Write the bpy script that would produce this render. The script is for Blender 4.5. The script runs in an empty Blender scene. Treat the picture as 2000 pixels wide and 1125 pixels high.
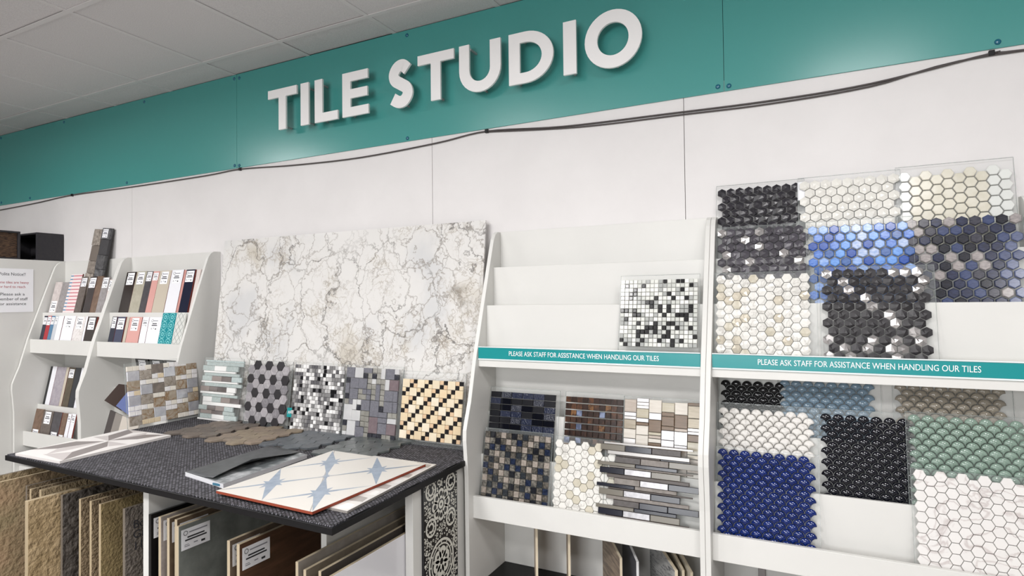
import bpy, bmesh, math, random
from mathutils import Vector, Matrix

random.seed(11)
sc = bpy.context.scene
C = sc.collection
PI = math.pi

# ------------------------------------------------------------------ camera, world, lights, exposure
cam_d = bpy.data.cameras.new('camera')
cam_d.sensor_width = 36.0
cam_d.lens = 1168.61 * 36.0 / 2000.0
cam_d.clip_start = 0.02
cam = bpy.data.objects.new('camera', cam_d)
C.objects.link(cam)
cr = Vector((0.89394817, 0.44801904, -0.0116454))
cu = Vector((0.0189811, -0.01188708, 0.99974918))
cf = Vector((-0.44776824, 0.89394499, 0.01913033))
cam.matrix_world = Matrix(((cr.x, cu.x, -cf.x, 0.0), (cr.y, cu.y, -cf.y, -2.46553), (cr.z, cu.z, -cf.z, 1.60), (0, 0, 0, 1)))
sc.camera = cam

world = bpy.data.worlds.new('world')
sc.world = world
world.use_nodes = True
bg = world.node_tree.nodes['Background']
bg.inputs[0].default_value = (1.0, 0.98, 0.96, 1)
bg.inputs[1].default_value = 0.35

sc.view_settings.view_transform = 'Standard'
sc.view_settings.look = 'None'
sc.view_settings.exposure = 0.9
sc.view_settings.gamma = 1.0
sc.view_settings.use_curve_mapping = False

CEIL = 2.973
# recessed ceiling luminaires: (x, y, watts)
LAMPS = [(-4.6, -2.0, 31), (-2.1, -1.95, 10), (0.3, -1.95, 17), (-1.9, -3.35, 50), (1.75, -3.35, 32)]
# unseen fill added behind the camera to brighten the upper wall and letters
FILL_WIN = (-2.3, 0.7, 0.95, 2.75)
day = bpy.data.lights.new('fill_light', 'AREA')
day.shape = 'RECTANGLE'
day.size, day.size_y = FILL_WIN[1] - FILL_WIN[0], FILL_WIN[3] - FILL_WIN[2]
day.energy = 85
day.color = (0.97, 0.985, 1.0)
fill_o = bpy.data.objects.new('window_fill', day)
C.objects.link(fill_o)
fill_o.location = ((FILL_WIN[0] + FILL_WIN[1]) / 2, -6.93, (FILL_WIN[2] + FILL_WIN[3]) / 2)
fill_o.rotation_euler = (PI / 2, 0, 0)

# ------------------------------------------------------------------ materials
def lin(c):
    if isinstance(c, str):
        c = tuple(int(c[i:i + 2], 16) / 255.0 for i in (0, 2, 4))
    return tuple((v / 12.92 if v <= 0.04045 else ((v + 0.055) / 1.055) ** 2.4) for v in c)

MATS = {}
def M(name, col, rough=0.5, metal=0.0, col2=None, scale=20.0, lo=0.35, hi=0.65, var=0.0, vein=None, bump=None, coat=0.0, spec=0.5, alpha=1.0, emit=0.0, stretch=(1, 1, 1), detail=4.0):
    """one procedural material: base colour, second colour by noise, thin veins, per-object variation, bump"""
    if name in MATS:
        return MATS[name]
    m = bpy.data.materials.new(name)
    m.use_nodes = True
    nt = m.node_tree
    b = nt.nodes['Principled BSDF']
    L = nt.links
    def N(t, **kw):
        n = nt.nodes.new(t)
        for k, v in kw.items():
            setattr(n, k, v)
        return n
    b.inputs['Roughness'].default_value = rough
    b.inputs['Metallic'].default_value = metal
    b.inputs['Specular IOR Level'].default_value = spec
    b.inputs['Coat Weight'].default_value = coat
    b.inputs['Coat Roughness'].default_value = 0.06
    c1 = lin(col) + (1,)
    b.inputs['Base Color'].default_value = c1
    if alpha < 1:
        b.inputs['Alpha'].default_value = alpha
    if emit:
        b.inputs['Emission Color'].default_value = c1
        b.inputs['Emission Strength'].default_value = emit
    out = None
    geo = None
    if col2 or vein or bump:
        geo = N('ShaderNodeNewGeometry')
        mp = N('ShaderNodeMapping')
        mp.inputs['Scale'].default_value = stretch
        L.new(geo.outputs['Position'], mp.inputs['Vector'])
    def mix(a, bb, fac, mode='MIX'):
        x = N('ShaderNodeMix', data_type='RGBA', blend_type=mode)
        for sock, v in ((x.inputs[6], a), (x.inputs[7], bb), (x.inputs[0], fac)):
            if hasattr(v, 'node'):
                L.new(v, sock)
            else:
                sock.default_value = v
        return x.outputs[2]
    if col2:
        n = N('ShaderNodeTexNoise')
        n.inputs['Scale'].default_value = scale
        n.inputs['Detail'].default_value = detail
        n.inputs['Roughness'].default_value = 0.6
        L.new(mp.outputs[0], n.inputs['Vector'])
        r = N('ShaderNodeMapRange')
        r.inputs[1].default_value = lo
        r.inputs[2].default_value = hi
        L.new(n.outputs[0], r.inputs[0])
        out = mix(c1, lin(col2) + (1,), r.outputs[0])
    if vein:
        vc, vs, vw = vein
        n = N('ShaderNodeTexNoise')
        n.inputs['Scale'].default_value = vs
        n.inputs['Detail'].default_value = 5
        n.inputs['Distortion'].default_value = 1.2
        L.new(mp.outputs[0], n.inputs['Vector'])
        s = N('ShaderNodeMath', operation='SUBTRACT')
        s.inputs[1].default_value = 0.5
        L.new(n.outputs[0], s.inputs[0])
        a = N('ShaderNodeMath', operation='ABSOLUTE')
        L.new(s.outputs[0], a.inputs[0])
        r = N('ShaderNodeMapRange')
        r.inputs[1].default_value = 0.0
        r.inputs[2].default_value = vw
        r.inputs[3].default_value = 1.0
        r.inputs[4].default_value = 0.0
        L.new(a.outputs[0], r.inputs[0])
        out = mix(out if out else c1, lin(vc) + (1,), r.outputs[0])
    if var:
        oi = N('ShaderNodeObjectInfo')
        r = N('ShaderNodeMapRange')
        r.inputs[3].default_value = 1.0 - var
        r.inputs[4].default_value = 1.0 + var
        L.new(oi.outputs['Random'], r.inputs[0])
        hs = N('ShaderNodeHueSaturation')
        L.new(r.outputs[0], hs.inputs['Value'])
        if out:
            L.new(out, hs.inputs['Color'])
        else:
            hs.inputs['Color'].default_value = c1
        out = hs.outputs[0]
    if out:
        L.new(out, b.inputs['Base Color'])
    if bump:
        bs, bst = bump[:2]
        n = N('ShaderNodeTexNoise')
        n.inputs['Scale'].default_value = bs
        n.inputs['Detail'].default_value = 3
        L.new(mp.outputs[0], n.inputs['Vector'])
        bn = N('ShaderNodeBump')
        bn.inputs['Strength'].default_value = bst
        bn.inputs['Distance'].default_value = bump[2] if len(bump) > 2 else 0.004
        L.new(n.outputs[0], bn.inputs['Height'])
        L.new(bn.outputs[0], b.inputs['Normal'])
    MATS[name] = m
    return m

white = M('white_laminate', 'D9D8D4', 0.42, col2='D4D3CF', scale=2.0)
edge_white = M('white_edge_banding', 'F0EFEC', 0.35)
wall_m = M('painted_board', 'E0DDDC', 0.55, col2='DBD8D7', scale=3.0)
shop_wall = M('shop_front_wall', '6A6764', 0.8, col2='5A5754', scale=1.5)
side_wall = M('side_wall_paint', '9C9996', 0.8)
dark_gap = M('dark_gap', '2A2726', 0.9)
teal = M('teal_laminate', '48948F', 0.27, spec=0.5, bump=(160, 0.04, 0.001))
teal_sign = M('teal_sign_strip', '1F8C8E', 0.25)
sign_white = M('sign_lettering_white', 'F2F2F2', 0.4)
ceil_m = M('ceiling_fibre', 'D8D4D4', 0.95, col2='C9C5C6', scale=260.0, lo=0.4, hi=0.6, bump=(300, 0.25, 0.001))
tbar_m = M('ceiling_grid_white', 'D4D0D0', 0.6)
floor_m = M('floor_vinyl', '9A9692', 0.5, col2='8C8884', scale=4)
black_m = M('black_laminate', '0F0E10', 0.5, spec=.3)
box_m = M('charcoal_board', '2C2A2D', 0.6, col2='26242a', scale=60)
acrylic = M('clear_acrylic', 'EDF3F1', 0.06, alpha=0.05, spec=0.3)
acrylic_edge = M('acrylic_edge', 'A3ABA9', 0.2, alpha=0.45)
cable_m = M('grey_cable', '4A4443', 0.55)
screw_m = M('teal_screw_cap', '0E5F78', 0.25, coat=0.5)
paper = M('paper', 'EFEFF2', 0.7)
ink = M('ink', '2B2B30', 0.7)
ink_grey = M('ink_grey', '8A8A92', 0.7)
red_ink = M('red_ink', 'B0303A', 0.7)
sticker_m = M('sticker_paper', 'F1F1F4', 0.5)
lamp_frame = M('lamp_frame', 'EDEDED', 0.4)

# ------------------------------------------------------------------ geometry helpers
def mesh_from(name, verts, faces, mats=(), idx=None, smooth=False):
    me = bpy.data.meshes.new(name)
    me.from_pydata([tuple(v) for v in verts], [], faces)
    for m in mats:
        me.materials.append(m)
    if idx:
        me.polygons.foreach_set('material_index', idx)
    if smooth:
        me.polygons.foreach_set('use_smooth', [True] * len(me.polygons))
    me.update()
    return me

def bm_mesh(name, bm, mats=(), smooth=False):
    bmesh.ops.recalc_face_normals(bm, faces=bm.faces)
    me = bpy.data.meshes.new(name)
    bm.to_mesh(me)
    bm.free()
    for m in mats:
        me.materials.append(m)
    if smooth:
        me.polygons.foreach_set('use_smooth', [True] * len(me.polygons))
    return me

def obj(name, me, parent=None, loc=(0, 0, 0), rot=(0, 0, 0)):
    o = bpy.data.objects.new(name, me)
    C.objects.link(o)
    o.location = loc
    o.rotation_euler = rot
    if parent:
        o.parent = parent
    return o

def tag(o, label=None, cat=None, group=None, kind=None):
    if label:
        o['label'] = label
    if cat:
        o['category'] = cat
    if group:
        o['group'] = group
    if kind:
        o['kind'] = kind
    return o

def thing(name, label, cat, loc=(0, 0, 0), rot=(0, 0, 0), group=None):
    o = bpy.data.objects.new(name, None)
    o.empty_display_size = 0.05
    C.objects.link(o)
    o.location = loc
    o.rotation_euler = rot
    return tag(o, label, cat, group)

def add_box(bm, x0, x1, y0, y1, z0, z1, bev=0.0):
    r = bmesh.ops.create_cube(bm, size=1.0)
    vs = r['verts']
    for v in vs:
        v.co = Vector(((x0 + x1) / 2 + v.co.x * (x1 - x0), (y0 + y1) / 2 + v.co.y * (y1 - y0), (z0 + z1) / 2 + v.co.z * (z1 - z0)))
    if bev:
        es = list({e for v in vs for e in v.link_edges})
        bmesh.ops.bevel(bm, geom=es, offset=bev, segments=2, affect='EDGES', profile=0.6)
    return bm

def box(name, dims, m, parent=None, bev=0.0015, loc=(0, 0, 0), rot=(0, 0, 0)):
    bm = bmesh.new()
    add_box(bm, *dims, bev)
    return obj(name, bm_mesh(name, bm, [m]), parent, loc, rot)

def prism_x(name, poly, x0, x1, m, parent=None, bev=0.0):
    """polygon in (y, z) extruded along x"""
    n = len(poly)
    vs = [(x0, y, z) for y, z in poly] + [(x1, y, z) for y, z in poly]
    fs = [list(range(n)), list(range(2 * n - 1, n - 1, -1))]
    fs += [[i, n + i, n + (i + 1) % n, (i + 1) % n] for i in range(n)]
    bm = bmesh.new()
    bv = [bm.verts.new(v) for v in vs]
    for f in fs:
        bm.faces.new([bv[i] for i in f])
    if bev:
        bmesh.ops.recalc_face_normals(bm, faces=bm.faces)
        bmesh.ops.bevel(bm, geom=[e for e in bm.edges if abs(e.verts[0].co.x - e.verts[1].co.x) < 1e-6], offset=bev, segments=1, affect='EDGES')
    return obj(name, bm_mesh(name, bm, [m]), parent)

def prism_z(name, poly, z0, z1, m, parent=None, loc=(0, 0, 0), rot=(0, 0, 0), bev=0.0):
    n = len(poly)
    bm = bmesh.new()
    bv = [bm.verts.new((x, y, z0)) for x, y in poly] + [bm.verts.new((x, y, z1)) for x, y in poly]
    bm.faces.new(bv[:n])
    bm.faces.new(bv[n:])
    for i in range(n):
        bm.faces.new([bv[i], bv[(i + 1) % n], bv[n + (i + 1) % n], bv[n + i]])
    bmesh.ops.recalc_face_normals(bm, faces=bm.faces)
    if bev:
        bmesh.ops.bevel(bm, geom=bm.edges[:], offset=bev, segments=1, affect='EDGES')
    return obj(name, bm_mesh(name, bm, [m]), parent, loc, rot)

def tube_mesh(name, pts, r, m, sides=8):
    bm = bmesh.new()
    rings = []
    for i, p in enumerate(pts):
        a = Vector(pts[max(i - 1, 0)])
        b = Vector(pts[min(i + 1, len(pts) - 1)])
        d = (b - a).normalized()
        u = d.cross(Vector((0, 1, 0.01))).normalized()
        w = d.cross(u)
        rings.append([bm.verts.new(Vector(p) + (u * math.cos(t) + w * math.sin(t)) * r) for t in [2 * PI * k / sides for k in range(sides)]])
    for a, b in zip(rings, rings[1:]):
        for k in range(sides):
            bm.faces.new([a[k], a[(k + 1) % sides], b[(k + 1) % sides], b[k]])
    bm.faces.new(rings[0])
    bm.faces.new(rings[-1])
    return bm_mesh(name, bm, [m], smooth=True)

def text_mesh(s, size, m, width=None, depth=0.0, align='CENTER'):
    """text in the local x-z plane, facing -y"""
    cu_ = bpy.data.curves.new('lettering', 'FONT')
    cu_.body = s
    cu_.size = size
    cu_.align_x = align
    cu_.resolution_u = 3
    o = bpy.data.objects.new('lettering_tmp', cu_)
    C.objects.link(o)
    bpy.context.view_layer.update()
    dg = bpy.context.evaluated_depsgraph_get()
    me = bpy.data.meshes.new_from_object(o.evaluated_get(dg))
    bpy.data.objects.remove(o)
    bpy.data.curves.remove(cu_)
    xs = [v.co.x for v in me.vertices]
    w = max(xs) - min(xs)
    k = width / w if width else 1.0
    for v in me.vertices:
        v.co = Vector((v.co.x * k, 0, v.co.y))
    me.materials.clear()
    me.materials.append(m)
    me.update()
    return me

CHIP = {}
def chip(key, poly, d, b, m, smooth=False):
    """bevelled chip: polygon in local x-z, back at y=0, front at y=-d"""
    k = (key, m.name)
    if k in CHIP:
        return CHIP[k]
    n = len(poly)
    def ins(e):
        out = []
        for x, z in poly:
            out.append((x - math.copysign(min(e, abs(x)), x) if abs(x) > 1e-9 else x, z - math.copysign(min(e, abs(z)), z) if abs(z) > 1e-9 else z))
        return out
    p2 = ins(b)
    vs = [(x, 0, z) for x, z in poly] + [(x, -(d - b), z) for x, z in poly] + [(x, -d, z) for x, z in p2]
    fs = [list(range(2 * n, 3 * n))]
    for i in range(n):
        j = (i + 1) % n
        fs.append([i, j, n + j, n + i])
        fs.append([n + i, n + j, 2 * n + j, 2 * n + i])
    me = mesh_from(key, vs, fs, [m], smooth=smooth)
    CHIP[k] = me
    return me

def rect_poly(w, h):
    return [(-w / 2, -h / 2), (w / 2, -h / 2), (w / 2, h / 2), (-w / 2, h / 2)]

def rchip(w, h, m, d=0.007, b=0.0012):
    return chip('square_tile_%d_%d_%d' % (w * 1e5, h * 1e5, d * 1e5), rect_poly(w, h), d, b, m)

def hexa(rad, flat):
    off = 0 if flat else PI / 6
    return [(rad * math.cos(off + k * PI / 3), rad * math.sin(off + k * PI / 3)) for k in range(6)]

def hchip(pitch, flat, m, d=0.007, b=0.0014, gap=0.0016):
    rad = (pitch - gap) / math.sqrt(3)
    return chip('hexagon_tile_%d_%s_%d' % (pitch * 1e5, flat, d * 1e5), hexa(rad, flat), d, b, m)

def facet_hex(pitch, flat, variant, m, d=0.0075, gap=0.0026):
    key = ('facet_hexagon_%d_%s_%d' % (pitch * 1e5, flat, variant), m.name)
    if key in CHIP:
        return CHIP[key]
    rad = (pitch - gap) / math.sqrt(3)
    rng = random.Random(variant * 17 + 3)
    P = hexa(rad, flat)
    n = 6
    ax, az = rng.uniform(-.3, .3) * rad, rng.uniform(-.3, .3) * rad
    vs = [(x, 0, z) for x, z in P] + [(x, -d * .55, z) for x, z in P]
    fs = [[i, (i + 1) % n, n + (i + 1) % n, n + i] for i in range(n)]
    t = rng.uniform(0, 2 * PI)
    tri = [(ax + .38 * rad * math.cos(t + k * 2 * PI / 3), -d * rng.uniform(.95, 1.25), az + .38 * rad * math.sin(t + k * 2 * PI / 3)) for k in range(3)]
    vs += tri
    # connect rim to inner triangle by nearest angle
    def near(i):
        x, z = P[i]
        return min(range(3), key=lambda k: (tri[k][0] - x) ** 2 + (tri[k][2] - z) ** 2)
    nr = [near(i) for i in range(n)]
    for i in range(n):
        j = (i + 1) % n
        a, c = nr[i], nr[j]
        if a == c:
            fs.append([n + i, n + j, 2 * n + a])
        else:
            fs.append([n + i, n + j, 2 * n + c])
            fs.append([n + i, 2 * n + c, 2 * n + a])
    fs.append([2 * n, 2 * n + 1, 2 * n + 2])
    bm = bmesh.new()
    bv = [bm.verts.new(v) for v in vs]
    for f in fs:
        try:
            bm.faces.new([bv[q] for q in f])
        except ValueError:
            pass
    me = bm_mesh(key[0], bm, [m])
    CHIP[key] = me
    return me

def scallop(w, m, d=0.0092, flatten=False, gap=0.93):
    key = ('scallop_tile_%d_%s' % (w * 1e5, flatten), m.name)
    if key in CHIP:
        return CHIP[key]
    R = w / 2
    P = [(R * math.cos(a), R * math.sin(a)) for a in [PI * k / 10 for k in range(0, 11)]]
    P += [(-R + R * math.cos(a), -R + R * math.sin(a)) for a in (PI * 0.35, PI * 0.2, PI * 0.08)]
    P += [(0, -R * 0.97)]
    P += [(R + R * math.cos(a), -R + R * math.sin(a)) for a in (PI * 0.92, PI * 0.8, PI * 0.65)]
    n = len(P)
    cz = (0.12 if flatten else 0.34) * R
    rings = [(gap, 0.0), (gap, -0.45), (gap * .9, -.8), (gap * .6, -1.0)] if flatten else [(gap, 0.0), (gap * .98, -.40), (gap * .88, -.66), (gap * .60, -.88), (gap * .3, -1.0)]
    vs = []
    for s, h in rings:
        vs += [(x * s, h * d, cz + (z - cz) * s) for x, z in P]
    fs = []
    for r_ in range(len(rings) - 1):
        for i in range(n):
            j = (i + 1) % n
            fs.append([r_ * n + i, r_ * n + j, (r_ + 1) * n + j, (r_ + 1) * n + i])
    vs.append((0, -d * (1.02 if flatten else 1.03), cz))
    for i in range(n):
        fs.append([(len(rings) - 1) * n + i, (len(rings) - 1) * n + (i + 1) % n, len(vs) - 1])
    bm = bmesh.new()
    bv = [bm.verts.new(v) for v in vs]
    for f in fs:
        bm.faces.new([bv[q] for q in f])
    me = bm_mesh(key[0], bm, [m], smooth=True)
    CHIP[key] = me
    return me

# ------------------------------------------------------------------ the setting
def struct(name, label=None):
    o = bpy.data.objects.new(name, None)
    C.objects.link(o)
    o['kind'] = 'structure'
    return o

fl = box('floor', (-7.0, 3.2, -7.0, 0.02, -0.05, 0.0), floor_m, bev=0)
fl['kind'] = 'structure'
for nm, dims in (('wall_left', (-7.05, -7.0, -7.0, 0.1, 0, 3.1)), ('wall_right', (3.2, 3.25, -7.0, 0.1, 0, 3.1)), ('wall_front', (-7.05, 3.25, -7.05, -7.0, 0, 3.1))):
    w = box(nm, dims, shop_wall if nm == 'wall_front' else side_wall, bev=0)
    w['kind'] = 'structure'

# unseen window frame added around the fill light behind the camera
w1 = bpy.data.objects.new('added_window', None)
C.objects.link(w1)
w1['kind'] = 'structure'
wf = M('added_frame_grey', '5A5C5E', 0.4)
for d_ in ((FILL_WIN[0] - .06, FILL_WIN[0], FILL_WIN[2] - .06, FILL_WIN[3] + .06), (FILL_WIN[1], FILL_WIN[1] + .06, FILL_WIN[2] - .06, FILL_WIN[3] + .06), (FILL_WIN[0], FILL_WIN[1], FILL_WIN[2] - .06, FILL_WIN[2]), (FILL_WIN[0], FILL_WIN[1], FILL_WIN[3], FILL_WIN[3] + .06), (-.83, -.77, FILL_WIN[2], FILL_WIN[3])):
    box('added_window_frame', (d_[0], d_[1], -6.999, -6.90, d_[2], d_[3]), wf, w1)

# back wall: a dark core with painted boards on it, hairline joints between them
wb = box('wall_back', (-7.0, 3.2, 0.0125, 0.1, 0, 3.1), dark_gap, bev=0)
wb['kind'] = 'structure'
seams = [-7.0, -6.549, -4.109, -1.669, -0.449, 1.991, 3.2]
for a, b in zip(seams, seams[1:]):
    box('wall_panel', (a + 0.0011, b - 0.0011, 0.0, 0.0124, 0.0, 2.45), wall_m, wb, bev=0.0008)

# teal fascia boards above, with screw caps
trim = struct('trim_1')
TZ0, TZ1 = 2.406, 2.972
tseams = [-7.0, -5.842, -3.067, -0.292, 2.483, 3.2]
cap_bm = bmesh.new()
bmesh.ops.create_uvsphere(cap_bm, u_segments=12, v_segments=8, radius=0.0095)
for v in cap_bm.verts:
    v.co.y *= 0.55
cap_me = bm_mesh('screw_cap', cap_bm, [screw_m], smooth=True)
tp = []
for a, b in zip(tseams, tseams[1:]):
    p_ = box('fascia_panel', (a + 0.0008, b - 0.0008, -0.006, -0.0002, TZ0, TZ1), teal, trim, bev=0.0008)
    tp.append((a, b, p_))
for x, z in [(-5.824, 2.428), (-5.391, 2.427), (-4.155, 2.425), (-3.086, 2.424), (-3.046, 2.42), (-1.813, 2.421), (-0.315, 2.428), (-0.274, 2.424), (0.561, 2.426), (-5.837, 2.951), (-4.926, 2.951), (-3.964, 2.949), (-3.088, 2.949), (-3.044, 2.946), (-1.811, 2.946), (-0.315, 2.948), (-0.27, 2.948)]:
    for a, b, p_ in tp:
        if a < x < b:
            obj('screw_cap', cap_me, p_, (x, -0.007, z))

# ceiling: fibre tiles in a white T-bar grid
ceil = box('ceiling', (-7.0, 3.2, -7.0, 0.02, CEIL + 0.03, CEIL + 0.06), dark_gap, bev=0)
ceil['kind'] = 'structure'
XT, YT, TD = -3.691, -0.211, 0.695
cols = [XT + 0.6 * k for k in range(-6, 12)]
rows = [0.0] + [YT - TD * k for k in range(0, 10)]
ct = {}
for i in range(len(cols) - 1):
    x0, x1 = cols[i], min(cols[i + 1], 3.2)
    x0 = max(x0, -7.0)
    for j in range(len(rows) - 1):
        y1, y0 = rows[j], max(rows[j + 1], -7.0)
        dz = random.uniform(-0.0015, 0.0015)
        kx = (round(x1 - x0, 3), round(y1 - y0, 3))
        if kx not in ct:
            bm = bmesh.new()
            add_box(bm, 0.010, kx[0] - 0.010, 0.010 if j else 0.010, kx[1] - (0.010 if j else 0.0), 0, 0.014, 0.0)
            ct[kx] = bm_mesh('ceiling_tile', bm, [ceil_m])
        obj('ceiling_tile', ct[kx], ceil, (x0, y0, CEIL + 0.004 + dz))
for x in cols:
    if x > -7:
        box('grid_bar', (x - 0.012, x + 0.012, -6.99, 0.0, CEIL - 0.0005, CEIL + 0.003), tbar_m, ceil, bev=0)
for y in rows[1:]:
    if y > -7:
        box('grid_bar', (-6.99, 3.19, y - 0.012, y + 0.012, CEIL - 0.001, CEIL + 0.0025), tbar_m, ceil, bev=0)

# recessed luminaires (one per LAMPS entry)
ORD = ['first', 'second', 'third', 'fourth', 'fifth', 'sixth', 'seventh', 'eighth', 'ninth', 'tenth']
for q, (lx, ly, wat) in enumerate(LAMPS):
    t = thing('ceiling_light', 'square white ceiling light panel, %s from left in the %s' % (ORD[q % 3], 'row near the tile wall' if q < 3 else 'row behind the camera'), 'light', (lx, ly, CEIL - .0012), group='square ceiling lights')
    hx = 0.30
    bm = bmesh.new()
    for d_ in ((-hx, hx, -hx, -hx + .015), (-hx, hx, hx - .015, hx), (-hx, -hx + .015, -hx + .015, hx - .015), (hx - .015, hx, -hx + .015, hx - .015)):
        add_box(bm, *d_, -.03, 0, .001)
    obj('frame', bm_mesh('frame', bm, [lamp_frame]), t)
    ld = bpy.data.lights.new('lamp_panel', 'AREA')
    ld.shape = 'RECTANGLE'
    ld.size, ld.size_y = 2 * hx - .04, 2 * hx - .04
    ld.energy = wat
    ld.color = (1.0, 0.985, 0.98)
    obj('lamp_panel', ld, t, (0, 0, -.02))

# ------------------------------------------------------------------ raised sign letters
def smooth_pts(pts, n=6):
    out = []
    for i in range(len(pts) - 1):
        p0, p1, p2, p3 = [Vector(pts[max(0, min(len(pts) - 1, k))]) for k in (i - 1, i, i + 1, i + 2)]
        for k in range(n):
            t = k / n
            out.append(0.5 * ((2 * p1) + (p2 - p0) * t + (2 * p0 - 5 * p1 + 4 * p2 - p3) * t * t + (3 * p1 - p0 - 3 * p2 + p3) * t ** 3))
    out.append(Vector(pts[-1]))
    return out
H0, CAP, TH = 2.560, 0.230, 0.011
def letter(ch, x0, x1, label):
    w = x1 - x0
    s = 0.055
    bm = bmesh.new()
    polys = []
    def rect(a, b, c, d):
        polys.append([(a, c), (b, c), (b, d), (a, d)])
    def ribbon(outer, inner, close=False):
        n = len(outer)
        for i in range(n if close else n - 1):
            j = (i + 1) % n
            polys.append([outer[i], outer[j], inner[j], inner[i]])
    if ch == 'T':
        rect(0, w / 2 - s / 2, CAP - s * .86, CAP)
        rect(w / 2 - s / 2, w / 2 + s / 2, CAP - s * .86, CAP)
        rect(w / 2 + s / 2, w, CAP - s * .86, CAP)
        rect(w / 2 - s / 2, w / 2 + s / 2, 0, CAP - s * .86)
    elif ch == 'I':
        rect(w / 2 - s / 2 - .002, w / 2 + s / 2 + .002, 0, CAP)
    elif ch == 'L':
        rect(0, s, s * .86, CAP)
        rect(0, s, 0, s * .86)
        rect(s, w, 0, s * .86)
    elif ch == 'E':
        rect(0, s, 0, CAP)
        hb = s * .86
        for zc, ww in ((0, w), (CAP / 2 - hb / 2 + .002, w * .96), (CAP - hb, w * .98)):
            rect(s, ww, zc, zc + hb)
    elif ch == 'U':
        N_ = 16
        rb = w / 2
        o_ = [(0, CAP)] + [(rb - rb * math.cos(a), rb * .98 - rb * .98 * math.sin(a)) for a in [PI * k / N_ for k in range(N_ + 1)]] + [(w, CAP)]
        ri = rb - s
        i_ = [(s, CAP)] + [(rb - ri * math.cos(a), rb * .98 - (rb * .98 - s * .92) * math.sin(a)) for a in [PI * k / N_ for k in range(N_ + 1)]] + [(w - s, CAP)]
        ribbon(o_, i_)
    elif ch == 'D':
        N_ = 20
        rx, rz = w * .62, CAP / 2
        cx = w - rx
        hb = s * .86
        o_ = [(s, 0), (cx, 0)] + [(cx + rx * math.sin(a), rz - rz * math.cos(a)) for a in [PI * k / N_ for k in range(1, N_)]] + [(cx, CAP), (s, CAP)]
        i_ = [(s, hb), (cx, hb)] + [(cx + (rx - s) * math.sin(a), rz - (rz - hb) * math.cos(a)) for a in [PI * k / N_ for k in range(1, N_)]] + [(cx, CAP - hb), (s, CAP - hb)]
        rect(0, s, 0, CAP)
        ribbon(o_, i_)
    elif ch == 'O':
        N_ = 40
        rx, rz = w / 2, CAP / 2 + .006
        o_ = [(w / 2 + rx * math.cos(2 * PI * k / N_), CAP / 2 + rz * math.sin(2 * PI * k / N_)) for k in range(N_)]
        i_ = [(w / 2 + (rx - s) * math.cos(2 * PI * k / N_), CAP / 2 + (rz - s * .95) * math.sin(2 * PI * k / N_)) for k in range(N_)]
        ribbon(o_, i_, True)
    elif ch == 'S':
        t = s * 1.08
        ctrl = [(.93, .87), (.64, 1.0), (.30, .97), (.07, .80), (.15, .62), (.50, .49), (.86, .36), (.94, .19), (.70, .02), (.36, 0.0), (.0, .11)]
        ctrl = [(t / 2 + x * (w - t), -.004 + t / 2 + z * (CAP + .008 - t)) for x, z in ctrl]
        path = [(p_.x, p_.z) for p_ in smooth_pts([(x, 0, z) for x, z in ctrl])]
        o_, i_ = [], []
        for k, p_ in enumerate(path):
            a, b = path[max(k - 1, 0)], path[min(k + 1, len(path) - 1)]
            dx, dz = b[0] - a[0], b[1] - a[1]
            l_ = math.hypot(dx, dz)
            nx, nz = -dz / l_ * t / 2, dx / l_ * t / 2
            o_.append((p_[0] + nx, p_[1] + nz))
            i_.append((p_[0] - nx, p_[1] - nz))
        ribbon(o_, i_)
    for pl in polys:
        bm.faces.new([bm.verts.new((x, 0, z)) for x, z in pl])
    bmesh.ops.remove_doubles(bm, verts=bm.verts, dist=1e-5)
    r_ = bmesh.ops.extrude_face_region(bm, geom=bm.faces[:])
    for v in r_['geom']:
        if isinstance(v, bmesh.types.BMVert):
            v.co.y -= TH
    root = thing('sign_letter', label, 'letter', (x0, -0.066, H0), group='raised letters of the wall sign')
    obj('letter_face', bm_mesh('letter_face', bm, [M('letter_white', 'F2F0EF', 0.45)]), root)
    bm = bmesh.new()
    for dx, dz in ((w * .25 if ch not in 'ITL' else (w / 2 if ch != 'L' else s / 2), CAP - .02), ((w / 2 if ch in 'ITOUS' else s / 2), .02)):
        add_box(bm, dx - .004, dx + .004, 0.0, 0.0595, dz - .004, dz + .004)
    obj('standoff', bm_mesh('standoff', bm, [M('standoff_grey', '9A9A9A', 0.4)]), root)

for ch, a, b, lb in [('T', -2.751, -2.528, 'raised white letter T that starts the word TILE'), ('I', -2.505, -2.433, 'raised white letter I in the word TILE'), ('L', -2.395, -2.231, 'raised white letter L in the word TILE'), ('E', -2.199, -2.024, 'raised white letter E that ends the word TILE'),
                     ('S', -1.898, -1.741, 'raised white letter S that starts the word STUDIO'), ('T', -1.715, -1.505, 'raised white letter T in the word STUDIO'), ('U', -1.476, -1.254, 'raised white letter U in the word STUDIO'), ('D', -1.212, -0.993, 'raised white letter D in the word STUDIO'), ('I', -0.95, -0.883, 'raised white letter I in the word STUDIO'), ('O', -0.848, -0.601, 'raised white letter O that ends the word STUDIO')]:
    letter(ch, a * .9897, b * .9897, lb)

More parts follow.
